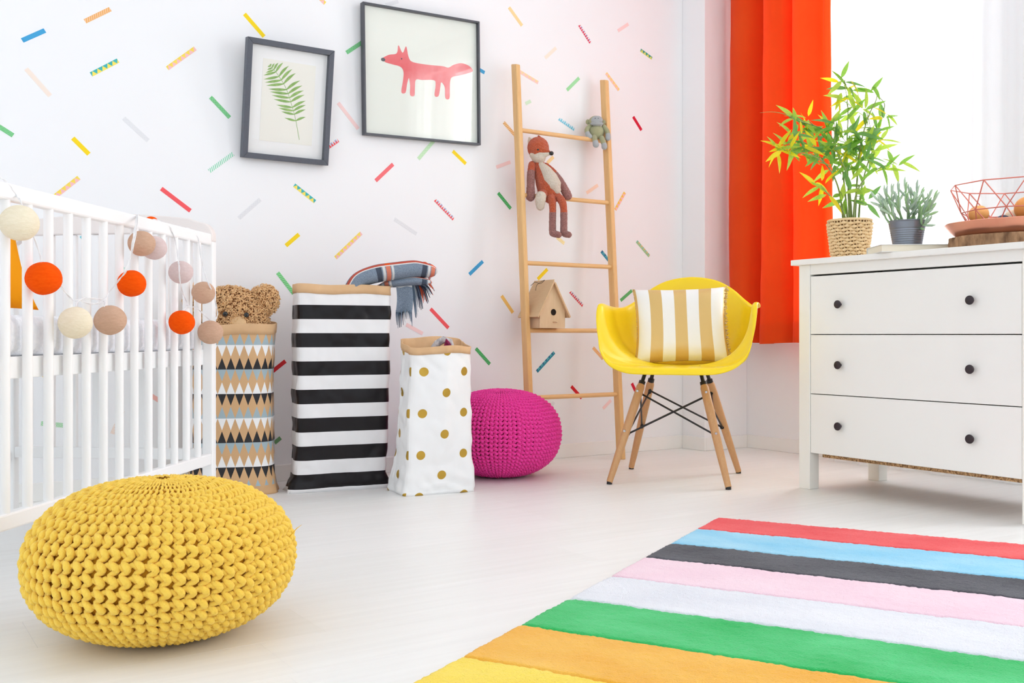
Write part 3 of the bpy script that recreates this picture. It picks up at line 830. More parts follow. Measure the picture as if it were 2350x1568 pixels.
pouf = thing('knitted_pouf', 'large mustard yellow chunky knitted floor pouf in front of the crib', 'pouf', yp, 0.3)
knit_pouf(pouf, 0.237, 0.287, 70, 26, 0.0060, yarn('yellow_yarn', (252, 216, 100), (246, 202, 76), (206, 150, 40)), 1, 0.10)
mb = MB(); th = math.radians(-25); base = Vector((0.256 * math.cos(-R(50)), 0.256 * math.sin(-R(50)), 0.19))
mb.tube([base * 0.90, base * 0.985 + Vector((0, 0, 0.008)), base * 1.02 + Vector((0, 0, 0.008))], [0.0012, 0.0008, 0.0003], 5).build('yarn_end', yarn('yellow_wisp', (250, 208, 68), (240, 190, 48), (196, 138, 20))[0], pouf, True)
pp = P(1149, HY, 4.0); pp.z = 0
pouf2 = thing('knitted_pouf', 'bright pink knitted floor pouf beside the gold dotted paper bag', 'pouf', pp, 0.0)
knit_pouf(pouf2, 0.235, 0.343, 84, 38, 0.0050, yarn('pink_yarn', (252, 78, 174), (244, 56, 160), (140, 8, 76)), 2, 0.05, S=6, ns=6, LAT=0.30, RB=0.7)

# ------------------------------------------------------------------ paper bags
kraft_m = M('kraft_paper', (228, 190, 148), rough=0.75, spec=0.2, var=(14, (214, 172, 128)), bump=(25, 0.3, 0.004))
def paper_bag(root, W, D, H, mat, rim, shape, cuff, seed, amp, flare=(0, 0), rc=0.013):
    """rounded rectangle swept upwards; u = metres round from the front left corner, v = height"""
    path = []
    hw, hd = W / 2, D / 2
    rc = min(rc, hd * 0.8)
    for cx, cy_, a0 in ((-hw + rc, -hd + rc, 225), (hw - rc, -hd + rc, 270), (hw - rc, hd - rc, 0), (-hw + rc, hd - rc, 90), (-hw + rc, -hd + rc, 180)):
        n = 5 if a0 in (225, 180) else 9
        for k in range(n):
            a = R(a0 + (45 if n == 5 else 90) * k / (n - 1)); path.append((cx + rc * math.cos(a), cy_ + rc * math.sin(a)))
    path = np.array(path); seg = np.hypot(*np.diff(np.vstack([path, path[:1]]), axis=0).T); L = np.concatenate([[0], np.cumsum(seg)])
    full = np.vstack([path, path[:1]])
    per = L[-1]; NU, NV = 150, 64
    def pt(u, v, grow=0.0, h0=0.0, h1=None, wr=1.0):
        s = u * per
        x = float(np.interp(s, L, full[:, 0])); y = float(np.interp(s, L, full[:, 1]))
        e = 0.004
        dx = float(np.interp((s + e) % per, L, full[:, 0])) - float(np.interp((s - e) % per, L, full[:, 0])); dy = float(np.interp((s + e) % per, L, full[:, 1])) - float(np.interp((s - e) % per, L, full[:, 1]))
        nl = math.hypot(dx, dy) + 1e-9; nx, ny = dy / nl, -dx / nl
        top = H + rim(x / hw, y / hd)
        hh = top if h1 is None else top + h1
        z = h0 + (hh - h0) * v
        bx, by = x, y
        x, y = shape(x, y, z / H)
        f = z / H
        a = amp * wr * (0.6 + 1.1 * max(0, 0.25 - f) * 4 * 0.5 + 0.3 * f)
        w = a * (nz(bx * 9 + seed, by * 9, z * 7) + 0.6 * (abs(nz(bx * 16 + z * 9, by * 16 + seed, z * 14)) * 2 - 0.5) + 0.35 * nz(bx * 40, by * 40 + seed, z * 30))
        if z < 0.10:                                   # crumples where the base is folded under
            w += a * 1.4 * (0.1 - z) / 0.1 * nz(bx * 18 + seed, by * 18, z * 40)
        if z < 0.004: w *= 0.2
        k = grow + w
        fl = flare[0] * max(0, 1 - z / flare[1]) if flare[1] else 0
        cx_, cy_2 = abs(x) / hw, abs(y) / hd
        kk = 1 + fl * (cx_ ** 3) * (0.5 + 0.5 * cy_2)
        return Vector((x * kk + nx * k, y * (1 + fl * 0.6 * cy_2) + ny * k, z)), s, z
    mb = MB()
    tmp = {}
    def fn(u, v):
        p, s, z = pt(u, v); tmp['uv'] = (s, z); return p
    o_uv = []
    vs = []; fs = []
    for j in range(NV + 1):
        for i in range(NU + 1):
            p, s, z = pt(i / NU, j / NV); vs.append(p); o_uv.append((i / NU * per, z))
    w = NU + 1
    fs = [(j * w + i, j * w + i + 1, (j + 1) * w + i + 1, (j + 1) * w + i) for j in range(NV) for i in range(NU)]
    mb.add(vs, fs, o_uv)
    mb.f.append(tuple(i for i in range(NU - 1, -1, -1))); mb.mi.append(0)
    mb.build('paper_body', mat, root, True)
    def ring(g, h0, h1, nv):
        m_ = MB()
        for j in range(nv + 1):
            pass
        return m_
    cb = MB()
    prof = [(0.0006, -cuff), (0.0022, -cuff), (0.0025, -cuff * 0.5), (0.0022, -0.001), (0.0010, 0.0006), (-0.0010, 0.0006), (-0.0020, -0.002), (-0.004, -cuff * 0.6), (-0.011, -cuff * 1.3), (-0.013, -0.07), (-0.014, -0.12)]
    vs, uv = [], []
    NU2 = 150
    for g, dz in prof:
        for i in range(NU2):
            u = i / NU2
            p, s, z = pt(u, 1.0, g * (1.0 + 0.4 * nz(u * 30, dz * 20, seed)), h1=dz + (0.0018 * nz(u * 22, dz * 9, seed + 2) if dz < -0.01 else 0))
            vs.append(p); uv.append((s, z))
    fs = [(j * NU2 + i, j * NU2 + (i + 1) % NU2, (j + 1) * NU2 + (i + 1) % NU2, (j + 1) * NU2 + i) for j in range(len(prof) - 1) for i in range(NU2)]
    cb.add(vs, fs, uv)
    cb.build('folded_cuff', kraft_m, root, True)

def bag_paper(name):
    m, nt, b, out = new_mat(name)
    b.inputs['Roughness'].default_value = 0.42; b.inputs['Specular IOR Level'].default_value = 0.4
    return m, nt, b
# diamond bag
m_dia, nt, b = bag_paper('diamond_print_paper')
u, v = uvs(nt)
hrow = 0.0852
q = (v * (1 / hrow) + 1.838)
w_ = q.frac(); row = q.floor()
d = (w_.min((w_ * -1.0) + 1.0)) * 2.0
tri = ((u * (1 / 0.0305)).frac() - 0.5).abs() * 2.0
inside = tri.lt((d * -1.04) + 1.0)
up_ = w_.lt(0.5)                                     # lower half of a row: triangle standing on its base
phase = (row + 30.0).mod(3.0)
kr, wh, bk, gy = lin((216, 174, 128)), lin((246, 246, 246)), lin((36, 35, 39)), lin((166, 186, 194))
is0, is1 = phase.lt(0.5), phase.gt(1.5)
# colours of the standing / hanging triangles per row, bottom to top
upc = mixc(nt, is0, mixc(nt, is1, bk, gy), wh)
m1x = mixc(nt, is1, wh, bk); dnc = mixc(nt, is0, m1x, gy)
tc_ = mixc(nt, up_, dnc, upc)
low = v.gt(0.032)
nt.links.new(mixc(nt, inside._m('MULTIPLY', low), kr, tc_), b.inputs['Base Color'])
b.inputs['Roughness'].default_value = 0.55
bc = P(533, HY, 3.60); bc.z = 0
bag1 = thing('paper_bag', 'kraft paper bag with black, grey and white triangle rows, teddy bear inside', 'paper bag', bc, R(-22))
paper_bag(bag1, 0.30, 0.20, 0.605, m_dia, lambda a, b: 0.008 * b + 0.003 * math.sin(4 * a), lambda x, y, f: (x * (1 - 0.04 * math.sin(PI * min(1, f))), y), 0.036, 3, 0.005, (0.13, 0.07), 0.07)

# black and white striped bag
m_st, nt, b = bag_paper('striped_print_paper')
u, v = uvs(nt)
nt.links.new(mixc(nt, ((v - 0.0135) * (1 / 0.1005) + 10.0).frac().lt(0.505), lin((240, 239, 240)), lin((24, 20, 23))), b.inputs['Base Color'])
b.inputs['Specular IOR Level'].default_value = 0.25
b.inputs['Roughness'].default_value = 0.3
ang = R(-10.2); ex = Vector((math.cos(ang), math.sin(ang), 0)); ey = Vector((-math.sin(ang), math.cos(ang), 0))
W2, D2 = 0.335, 0.115
b2 = Vector((1.318, 3.392, 0)) + ex * W2 / 2 + ey * D2 / 2
bag2 = thing('paper_bag', 'tall white paper bag with broad black stripes, plaid throw spilling out', 'paper bag', b2, ang)
def shape2(x, y, f):
    k = 1 + 0.02 * f
    return x * k + 0.012 * f - 0.012 * max(0, 0.25 - f) * 4 * 0.4, y * (1 + 0.25 * math.sin(PI * min(1, f)) - 0.1 * f)
paper_bag(bag2, W2, D2, 0.741, m_st, lambda a, b: 0.002 * math.sin(5 * a), shape2, 0.033, 11, 0.0085, (0.17, 0.055), 0.022)

# white bag with gold dots
m_dt, nt, b = bag_paper('gold_dot_paper')
u, v = uvs(nt)
def lattice(u0, v0):
    a = (((u - u0) * (1 / 0.16) + 20.5).frac() - 0.5) * 0.16
    c = (((v - v0) * (1 / 0.1455) + 20.5).frac() - 0.5) * 0.1455
    return (a * a + c * c).sqrt()
dd = lattice(0.042, 0.431).min(lattice(0.122, 0.358)).lt(0.0158)
nt.links.new(mixc(nt, dd, lin((245, 245, 245)), lin((196, 158, 62))), b.inputs['Base Color'])
nt.links.new((dd * 0.55).k, b.inputs['Metallic'])
b.inputs['Roughness'].default_value = 0.38
ang = R(-6.8); ex = Vector((math.cos(ang), math.sin(ang), 0)); ey = Vector((-math.sin(ang), math.cos(ang), 0))
W3, D3 = 0.25, 0.19
b3 = Vector((1.6146, 3.112, 0)) + ex * W3 / 2 + ey * D3 / 2
bag3 = thing('paper_bag', 'shorter white paper bag with gold dots and a kraft cuff, left of the pink pouf', 'paper bag', b3, ang)
def shape3(x, y, f):
    fr = max(0.0, -y / (D3 / 2)); bk_ = max(0.0, y / (D3 / 2))
    yy = y - 0.035 * min(1, max(0, f - 0.1) * 1.6) * fr * (1 - abs(x) / (W3 / 2)) 
    if y > 0: yy *= 1 - 0.62 * min(1, max(0, f * 3.2))
    yy += 0.02 * f * fr * (abs(x) / (W3 / 2)) ** 2
    return x * (1.04 - 0.10 * f - 0.05 * f * bk_) + 0.012 * f, yy
paper_bag(bag3, W3, D3, 0.535, m_dt, lambda a, b: 0.016 * b - 0.006 * a * a * 0 + 0.004 * math.sin(3 * a + 1), shape3, 0.026, 23, 0.0085, (0.05, 0.10), 0.02)
ck = thing('folded_scarf', 'grey and magenta woolly scarf lying just inside the gold dotted bag', 'scarf', P(1020, 782, 3.66))
cm = M('wool_grey', (150, 146, 150), rough=0.95, var=(90, (214, 208, 208), 3)); cm2 = M('wool_magenta', (190, 40, 100), rough=0.95, var=(70, (90, 40, 60), 2))
MB().capsule([P(992, 804, 3.60), P(1004, 788, 3.60), P(1018, 780, 3.60), P(1032, 784, 3.60), P(1038, 800, 3.60)], [0.012, 0.013, 0.013, 0.012, 0.010], 14).build('scarf_roll', cm, ck, True, True)
MB().capsule([P(1022, 798, 3.588), P(1027, 782, 3.588), P(1031, 792, 3.582)], [0.007, 0.009, 0.007], 12).build('scarf_edge', cm2, ck, True, True)

# ------------------------------------------------------------------ teddy bear in the first bag
TY_ = 3.60
ted = thing('teddy_bear', 'curly brown teddy bear peeping out of the triangle patterned paper bag', 'teddy bear', P(534, 745, TY_))
fur_m = M('curly_fur', (242, 200, 148), rough=0.95, spec=0.1, sheen=0.25, var=(45, (216, 168, 114), 1.8))
skin_m = M('fur_base', (176, 124, 78), rough=1.0)
rs = random.Random(5)
Rview = Matrix((CR, CF, UP)).transposed()
clear = [P(517, 721, TY_ - 0.082), P(565.5, 723, TY_ - 0.082), P(517, 721, TY_ - 0.07), P(565.5, 723, TY_ - 0.07)]
def curls(mb, c, ax, n, rr=0.0030, zmin=-0.35):
    for k in range(n):
        zf = 1 - 2 * (k + 0.5) / n
        if zf < zmin: break
        a = k * 2.39996; rad = math.sqrt(max(0, 1 - zf * zf))
        nrm = Vector((rad * math.cos(a), rad * math.sin(a), zf))
        p = c + Rview @ Vector((nrm.x * ax[0], nrm.y * ax[1], nrm.z * ax[2]))
        nw = (Rview @ Vector((nrm.x / ax[0], nrm.y / ax[1], nrm.z / ax[2]))).normalized()
        t = nw.orthogonal().normalized(); t.rotate(Matrix.Rotation(rs.random() * 6.28, 3, nw)); b_ = nw.cross(t)
        s = 0.85 + 0.5 * rs.random()
        if any((p - e_).length < 0.0125 for e_ in clear): continue
        cr = 0.0042 * s; pts = []
        for q in range(7):
            an = q * 0.95
            pts.append(p + nw * (0.001 + 0.0019 * q * s) + (t * math.cos(an) + b_ * math.sin(an)) * cr - t * cr)
        mb.tube(pts, [rr * s, rr * s * 1.05, rr * s, rr * s, rr * s * 0.9, rr * s * 0.75, rr * s * 0.4], 5)
hc = P(528, 742, TY_); hax = (0.128, 0.084, 0.122)
MB().ell(hc, hax, Rview).build('head', skin_m, ted, True, True)
mb = MB(); curls(mb, hc, hax, 2500, 0.0024, zmin=-0.12); mb.build('curly_fur', fur_m, ted, True, True)
for ex_, ey_, off in ((606, 690, 0.0), (455, 692, 0.01)):
    ec = P(ex_, ey_, TY_ + off); eax = (0.044, 0.022, 0.046)
    e = MB().ell(ec, eax, Rview).build('ear', skin_m, ted, True, True)
    mb = MB(); curls(mb, ec, eax, 480, 0.0023, zmin=-0.95); mb.build('curly_fur', fur_m, e, True, False)
    # keep the tufts in the ear's frame (ear root sits at the bear's root)
    e2 = e.children[0]; e2.data.transform(Matrix.Translation(-ted.location))
    MB().ell(ec - CF * 0.020, (0.018, 0.008, 0.022), Rview).build('inner_ear', M('ear_felt', (184, 132, 82), rough=0.9), ted, True, True)
MB().ell(P(544, 747, TY_ - 0.078), (0.036, 0.016, 0.034), Rview).build('muzzle', M('muzzle_plush', (226, 188, 142), rough=0.9, bump=(200, 0.3)), ted, True, True)
eye_m = M('glossy_black', (14, 12, 12), rough=0.08, spec=0.7)
for x, y in ((517, 721), (565.5, 723)):
    MB().ell(P(x, y, TY_ - 0.099), (0.0092, 0.007, 0.0092), Rview).build('eye', eye_m, ted, True, True)

# ------------------------------------------------------------------ plaid throw on the striped bag
def plaid_mat():
    m, nt, b, out = new_mat('plaid_wool')
    u, v = uvs(nt)
    ns = noise_sock(nt, 350, 2); big = noise_sock(nt, 40, 2)
    c = mixc(nt, (ns - 0.5) * 1.8 + 0.5, lin((104, 118, 136)), lin((152, 166, 182)))
    def band(x, per, a, w): return (x * (1 / per) - a + 10.0).frac().lt(w / per)
    c = mixc(nt, band(u, 0.17, 0.0, 0.018), c, lin((76, 84, 98)))
    c = mixc(nt, band(u, 0.17, 0.13, 0.009), c, lin((214, 216, 216)))
    c = mixc(nt, band(u, 0.17, 0.20, 0.016), c, lin((214, 128, 104)))
    c = mixc(nt, band(u, 0.17, 0.315, 0.008), c, lin((214, 216, 216)))
    top = v.min((v * -1.0) + 1.0)
    c = mixc(nt, top.lt(0.15), c, lin((226, 226, 224)))
    c = mixc(nt, top.lt(0.125), c, mixc(nt, band(u, 0.17, 0.20, 0.018), lin((196, 92, 76)), lin((236, 92, 34))))
    c = mixc(nt, top.lt(0.05), c, lin((120, 128, 142)))
    nt.links.new(c, b.inputs['Base Color']); b.inputs['Roughness'].default_value = 0.95; b.inputs['Specular IOR Level'].default_value = 0.1
    add_bump(nt, b, ns, 0.6, 0.003)
    return m
plaid = plaid_mat()
throw = thing('plaid_throw', 'grey, orange and white plaid throw with fringe draped out of the striped bag', 'blanket', P(890, 655, 3.70))
def fold_piece(pts, rad, flat, nm='fold'):
    q = spline([tuple(P(a, b, c)) for a, b, c in pts], 6)
    rr = np.interp(np.linspace(0, len(rad) - 1, len(q)), np.arange(len(rad)), rad)
    return MB().capsule([Vector(p) for p in q], [float(x) for x in rr], 28, flat, UP).build(nm, plaid, throw, True, True)
fold_piece([(800, 676, 3.68), (822, 645, 3.69), (862, 629, 3.70), (910, 622, 3.72), (950, 618, 3.74), (978, 621, 3.75)], [0.040, 0.046, 0.050, 0.050, 0.050, 0.042], 0.66)
fold_piece([(872, 657, 3.735), (888, 652, 3.735), (915, 648, 3.735), (950, 645, 3.74), (974, 647, 3.745)], [0.014, 0.024, 0.032, 0.034, 0.028], 0.5)
fold_piece([(872, 657, 3.80), (905, 652, 3.80), (940, 648, 3.80), (964, 652, 3.80)], [0.014, 0.026, 0.030, 0.026], 0.5)
mb = MB()
def hang(u, v, dpt):
    p = P(908 + 37 * u + 3 * math.sin(3 * v), 650 + 66 * v + 1.5 * math.sin(u * 7), 3.735 + dpt + 0.008 * math.sin(u * 5) * v)
    return p
for dpt in (0.0, 0.012):
    mb.grid(lambda u, v: hang(u, v, dpt), 12, 16, uvf=lambda u, v: (v * 0.11 + 0.047, 0.25 + 0.2 * u))
for a, b in ((0, 0), (1, 0)):
    mb.grid(lambda u, v: hang(a, v, 0.012 * u), 2, 16, uvf=lambda u, v: (v * 0.11 + 0.047, 0.3))
mb.build('hanging_end', plaid, throw, True, True)
fr_ms = [M('fringe_' + n, c, rough=0.95, spec=0.1) for n, c in (('blue', (110, 128, 148)), ('dark', (56, 62, 78)), ('orange', (214, 96, 66)), ('pale', (186, 198, 208)))]
rs = random.Random(11)
def strands(n, start, end, Y, mi_w):
    for k in range(n):
        t = (k + 0.5) / n
        s = start(t); e = end(t)
        j = rs.choices(range(4), mi_w)[0]
        y0 = Y + (rs.random() - 0.5) * 0.03
        q = spline([tuple(P(s[0], s[1], y0)), tuple(P(s[0] * 0.6 + e[0] * 0.4 + (e[0] - s[0]) * 0.15, s[1] * 0.6 + e[1] * 0.4 - abs(e[0] - s[0]) * 0.12, y0)), tuple(P(e[0] + rs.random() * 3, e[1] + rs.random() * 6, y0 + (rs.random() - 0.5) * 0.03))], 4)
        r0 = 0.0030 + 0.0012 * rs.random()
        MB().tube([Vector(p) for p in q], [r0 * (1 - 0.75 * i / (len(q) - 1)) for i in range(len(q))], 6).build('fringe_strand', fr_ms[j], throw, True, True)
strands(13, lambda t: (909 + 36 * t, 712), lambda t: (907 + 40 * t, 740 + 12 * math.sin(7 * t)), 3.742, (5, 3, 1, 2))
strands(26, lambda t: (944 + 30 * t, 650 + 4 * t), lambda t: (950 + 44 * t, 722 - 52 * t + 8 * math.sin(20 * t)), 3.76, (5, 3, 1, 3))
strands(9, lambda t: (966 + 12 * t, 646 + 2 * t), lambda t: (984 + 14 * t, 652 + 14 * t), 3.745, (1, 1, 5, 1))
strands(14, lambda t: (968 + 14 * t, 606 + 22 * (1 - t)), lambda t: (984 + 10 * t, 640 - 30 * t), 3.75, (4, 1, 1, 3))
strands(8, lambda t: (966 + 14 * t, 603 + 3 * t), lambda t: (986 + 8 * t, 608 + 12 * t), 3.75, (0, 1, 6, 1))

# ------------------------------------------------------------------ ladder, leaning on the wall
pine = wood('pine_wood', (240, 198, 138), (222, 172, 108), (9, 9, 0.5), 0.45, 5.0)
pine_h = wood('pine_rung', (240, 198, 140), (224, 176, 114), (0.5, 9, 9), 0.45, 5.0)
lx0, lx1 = 2.414, 2.905
lad = thing('wooden_ladder', 'pale wooden ladder leaning on the wall behind the pink pouf', 'ladder', ((lx0 + lx1) / 2, 3.52, 0))
def lad_y(z): return 3.500 + 0.075 * z
for x in (lx0, lx1):
    mb = MB(); hwid = 0.0115
    dx = 0.0075
    vs = []
    for z in (0.0, 1.742):
        y = lad_y(z); o_ = (z / 1.742) * dx
        vs += [Vector((x - hwid + o_, y, z)), Vector((x + hwid + o_, y, z)), Vector((x + hwid + o_, y + 0.040, z)), Vector((x - hwid + o_, y + 0.040, z))]
    vs[4].z -= 0.008; vs[5].z -= 0.008
    mb.add(vs, [(3, 2, 1, 0), (4, 5, 6, 7), (0, 1, 5, 4), (1, 2, 6, 5), (2, 3, 7, 6), (3, 0, 4, 7)])
    mb.build('rail', pine, lad, False, True, bevel=0.004)
for z in (0.292, 0.579, 0.870, 1.165, 1.449):
    y = lad_y(z) + 0.020; o_ = z / 1.742 * 0.0075
    MB().tube([(lx0 + o_, y, z), (lx1 + o_, y, z)], 0.0098, 16).build('rung', pine_h, lad, True, True, auto=50)

# ------------------------------------------------------------------ plush fox on the second rung
FY = 4.395; k_ = FY / F
rust = M('rust_plush', (226, 116, 76), rough=0.95, spec=0.05, sheen=0.3, var=(230, (202, 84, 48), 2.4), bump=(260, 1.0, 0.010))
crm = M('cream_plush', (254, 244, 230), rough=0.95, spec=0.05, sheen=0.2, var=(230, (240, 222, 198), 2.0), bump=(260, 1.0, 0.010))
brn = M('brown_plush', (196, 142, 134), rough=0.95, spec=0.05, sheen=0.25, var=(230, (150, 98, 92), 2.4), bump=(260, 1.0, 0.010))
fox = thing('plush_fox', 'rust orange and cream plush fox sitting on the second ladder rung', 'soft toy', P(1262, 466, FY))
def fp(x, y, d=0.0): return P(x, y, FY + d)
mb = MB()
mb.ell(fp(1235, 340, -0.005), (25 * k_, 0.040, 26 * k_), Rview)
mb.capsule([fp(1236, 345, -0.012), fp(1250, 348, -0.022), fp(1261, 351.5, -0.03)], [20 * k_, 12.5 * k_, 5.0 * k_], 16)
fuse(mb, 'head', rust, fox, 0.0022, 6, 0.004, 0.01)
mb = MB()
mb.capsule([fp(1224, 356, -0.016), fp(1240, 357, -0.024), fp(1258, 353, -0.033)], [9 * k_, 11.5 * k_, 4.6 * k_], 16)
mb.ell(fp(1236, 363, -0.014), (17 * k_, 0.034, 12 * k_), Rview)
fuse(mb, 'muzzle', crm, fox, 0.0022, 6, 0.003, 0.01)
MB().ell(fp(1265.5, 352, -0.038), (5.2 * k_, 5.2 * k_, 5 * k_), Rview).build('nose', eye_m, fox, True, True)
for x, d in ((1234.5, -0.0445), (1247, -0.028)):
    if d == -0.0445: MB().ell(fp(x, 343.5, d), (3.0 * k_, 0.004, 2.2 * k_), Rview).build('eye', eye_m, fox, True, True)
for x, y, d, lean in ((1217, 322, 0.0, -0.2), (1238, 318, 0.035, 0.2)):
    e = MB().capsule([fp(x + 3, y + 10, d), fp(x, y, d), fp(x - 2 + lean, y - 5, d)], [8.5 * k_, 6.5 * k_, 2.5 * k_], 12, 0.5, CF).build('ear', rust if d else crm, fox, True, True)
mb = MB()
mb.capsule([fp(1236, 376, 0.0), fp(1243, 394, 0.0), fp(1252, 415, -0.002), fp(1260, 434, -0.006), fp(1264, 446, -0.008)], [13 * k_, 18 * k_, 24 * k_, 27 * k_, 22 * k_], 20)
fuse(mb, 'torso', rust, fox, 0.0028, 8, 0.004, 0.012)
mb = MB()
mb.capsule([fp(1239, 378, -0.010), fp(1251, 392, -0.016), fp(1262, 410, -0.026), fp(1273, 428, -0.032), fp(1277, 436, -0.030)], [9 * k_, 14 * k_, 18 * k_, 17 * k_, 11 * k_], 20)
fuse(mb, 'belly_patch', crm, fox, 0.0026, 8, 0.003, 0.012)
def limb(nm, pts, rad, split, m1, m2, sub, d=0.0):
    q = spline([tuple(fp(x, y, dd)) for x, y, dd in pts], 5)
    rr = [float(x) * k_ for x in np.interp(np.linspace(0, len(rad) - 1, len(q)), np.arange(len(rad)), rad)]
    n = int(len(q) * split)
    mb = MB().capsule([Vector(p) for p in q[:n + 1]], rr[:n + 1], 16)
    o = fuse(mb, nm, m1, fox, 0.0020, 4, 0.003, 0.01)
    mb = MB().capsule([Vector(p) for p in q[n:]], [x * 1.06 for x in rr[n:]], 16)
    mb.v = [tuple(Vector(p) - fox.location) for p in mb.v]
    fuse(mb, sub, m2, o, 0.0020, 4, 0.003, 0.01, world=False)
limb('arm', [(1221, 378, -0.014), (1218.5, 400, -0.026), (1218, 425, -0.034), (1217.5, 452, -0.034)], [8.5, 8.8, 8.5, 10], 0.30, rust, brn, 'sleeve')
limb('arm', [(1253, 378, 0.012), (1268, 392, 0.012), (1285, 415, 0.006), (1297, 438, 0.0), (1303, 450, -0.006)], [5, 6.5, 8, 9.5, 9.5], 0.36, rust, brn, 'sleeve')
limb('leg', [(1264, 449, -0.028), (1267, 462, -0.052), (1268.5, 480, -0.058), (1268, 505, -0.056), (1268, 530, -0.058), (1270, 536, -0.062), (1282, 539, -0.076)], [9.5, 9, 7.8, 7.5, 7.8, 7.6, 7], 0.40, rust, brn, 'stocking')
limb('leg', [(1281, 452, -0.026), (1290, 463, -0.050), (1293.5, 480, -0.056), (1294, 505, -0.054), (1294, 530, -0.056), (1296, 536, -0.060), (1305, 539, -0.070)], [9.5, 9, 7.8, 7.5, 7.8, 7.6, 7], 0.40, rust, brn, 'stocking')
limb('tail', [(1252, 442, -0.028), (1243, 448, -0.052), (1240, 460, -0.058), (1240, 474, -0.058)], [9, 11.5, 12, 9], 0.42, rust, crm, 'tail_tip')

# ------------------------------------------------------------------ knitted monkey on the top rung
MY = 4.605; k_m = MY / F
olive = M('olive_knit', (176, 176, 140), rough=0.95, spec=0.05, sheen=0.2, bump=(320, 0.6, 0.002), var=(60, (160, 160, 126)))
greyk = M('grey_knit', (180, 184, 186), rough=0.95, spec=0.05, sheen=0.2, bump=(320, 0.6, 0.002), var=(60, (166, 172, 175)))
mk = thing('plush_monkey', 'small olive and grey soft toy monkey sitting on the top ladder rung', 'soft toy', P(1370, 322, MY))
def mp(x, y, d=0.0): return P(x, y, MY + d)
MB().ell(mp(1367, 279, 0.0), (16 * k_m, 0.028, 13 * k_m), Rview).build('head', olive, mk, True, True)
MB().ell(mp(1370, 276, -0.026), (13.5 * k_m, 0.016, 10 * k_m), Rview).build('muzzle', greyk, mk, True, True)
MB().ell(mp(1370, 284, -0.020), (15 * k_m, 0.018, 5.5 * k_m), Rview).build('chin', greyk, mk, True, True)
for x in (1366, 1373): MB().ell(mp(x, 271.5, -0.0405), (1.5 * k_m, 0.002, 0.8 * k_m), Rview).build('nostril', M('dark_thread', (70, 76, 80), rough=0.9), mk, True, True)
for x, y in ((1349, 280), (1385, 281)): MB().ell(mp(x, y, 0.004), (5 * k_m, 0.006, 6 * k_m), Rview).build('ear', olive, mk, True, True)
MB().ell(mp(1369, 304, -0.004), (18 * k_m, 0.030, 17 * k_m), Rview).build('torso', olive, mk, True, True)
for pts, r0 in (([(1354, 289, -0.004), (1347, 298, -0.016), (1349, 308, -0.026), (1353, 314, -0.030)], 5.6), ([(1386, 291, -0.004), (1393, 301, -0.014), (1395.5, 311, -0.020), (1395.5, 317, -0.024)], 5.6),
                ([(1364, 315, -0.024), (1365, 321, -0.036), (1366.5, 327, -0.040), (1367.5, 332, -0.042)], 6.2), ([(1381, 317, -0.022), (1384, 325, -0.036), (1386.5, 333, -0.040), (1387, 337, -0.042)], 6.0)):
    leg = pts[0][1] > 300
    q = [Vector(p) for p in spline([tuple(mp(*p)) for p in pts], 4)]
    n = len(q) * 6 // 10
    l = MB().capsule(q[:n + 1], r0 * k_m, 14).build('leg' if leg else 'arm', olive, mk, True, True)
    mb = MB().capsule(q[n:], [r0 * k_m * (1.06 + 0.12 * i / len(q[n:])) for i in range(len(q[n:]))], 14)
    mb.v = [tuple(Vector(p) - mk.location) for p in mb.v]
    mb.build('foot' if leg else 'hand', greyk, l, True)

# ------------------------------------------------------------------ birdhouse on the fourth rung
birch = wood('birch_ply', (228, 200, 164), (212, 180, 140), (8, 8, 0.7), 0.6, 6.0)
birch2 = wood('birch_roof', (222, 190, 150), (204, 170, 128), (8, 0.7, 8), 0.6, 6.0)
bx0, bx1, by0, by1, bz = 2.444, 2.576, 3.498, 3.628, 0.5892
bh_ = thing('birdhouse', 'small plain wooden birdhouse standing on a low ladder rung', 'birdhouse', ((bx0 + bx1) / 2, (by0 + by1) / 2, bz))
ew, ap = bz + 0.072, bz + 0.193
bxm = (bx0 + bx1) / 2
for nm, ya, yb in (('front_panel', by0, by0 + 0.008), ('rear_panel', by1 - 0.008, by1)):
    o = MB().prism([(bx0, bz), (bx1, bz), (bx1, ew), (bxm, ap), (bx0, ew)], lambda a, b, d: Vector((a, ya + (yb - ya) * d, b)), 0, 1).build(nm, birch, bh_, False, True, bevel=0.0008)
for nm, xa in (('side_panel', bx0), ('side_panel', bx1 - 0.008)):
    MB().box((xa, by0 + 0.0082, bz), (xa + 0.008, by1 - 0.0082, ew - 0.004)).build(nm, birch, bh_, False, True)
MB().box((bx0 + 0.0085, by0 + 0.0085, bz), (bx1 - 0.0085, by1 - 0.0085, bz + 0.008)).build('floor_panel', birch, bh_, False, True)
sl = (ap - ew) / (bxm - bx0)
for sg in (-1, 1):
    xe = bxm + sg * (0.066 + 0.015); ze = ap - sl * (0.066 + 0.015)
    th = 0.0075; nx, nz_ = sg * sl / math.hypot(1, sl), 1 / math.hypot(1, sl)
    MB().prism([(bxm, ap), (xe, ze), (xe + nx * th, ze + nz_ * th), (bxm + (nx * th if sg > 0 else 0), ap + (nz_ * th if sg > 0 else th * 2.0))], lambda a, b, d: Vector((a, by0 - 0.014 + (by1 - by0 + 0.022) * d, b)), 0, 1).build('roof_panel', birch2, bh_, False, True, bevel=0.0006)
hc_ = Vector((bxm + 0.004, by0 - 0.0006, bz + 0.068))
MB().prism([(0.0145 * math.cos(2 * PI * k / 28), 0.0145 * math.sin(2 * PI * k / 28)) for k in range(28)], lambda a, b, d: hc_ + Vector((a, d, b)), 0, 0.002).build('entry_hole_disc', M('hole_shade', (34, 26, 22), rough=1.0), bh_, True, True, auto=40)  # dark disc on the panel, the hole's inner shade put into its colour
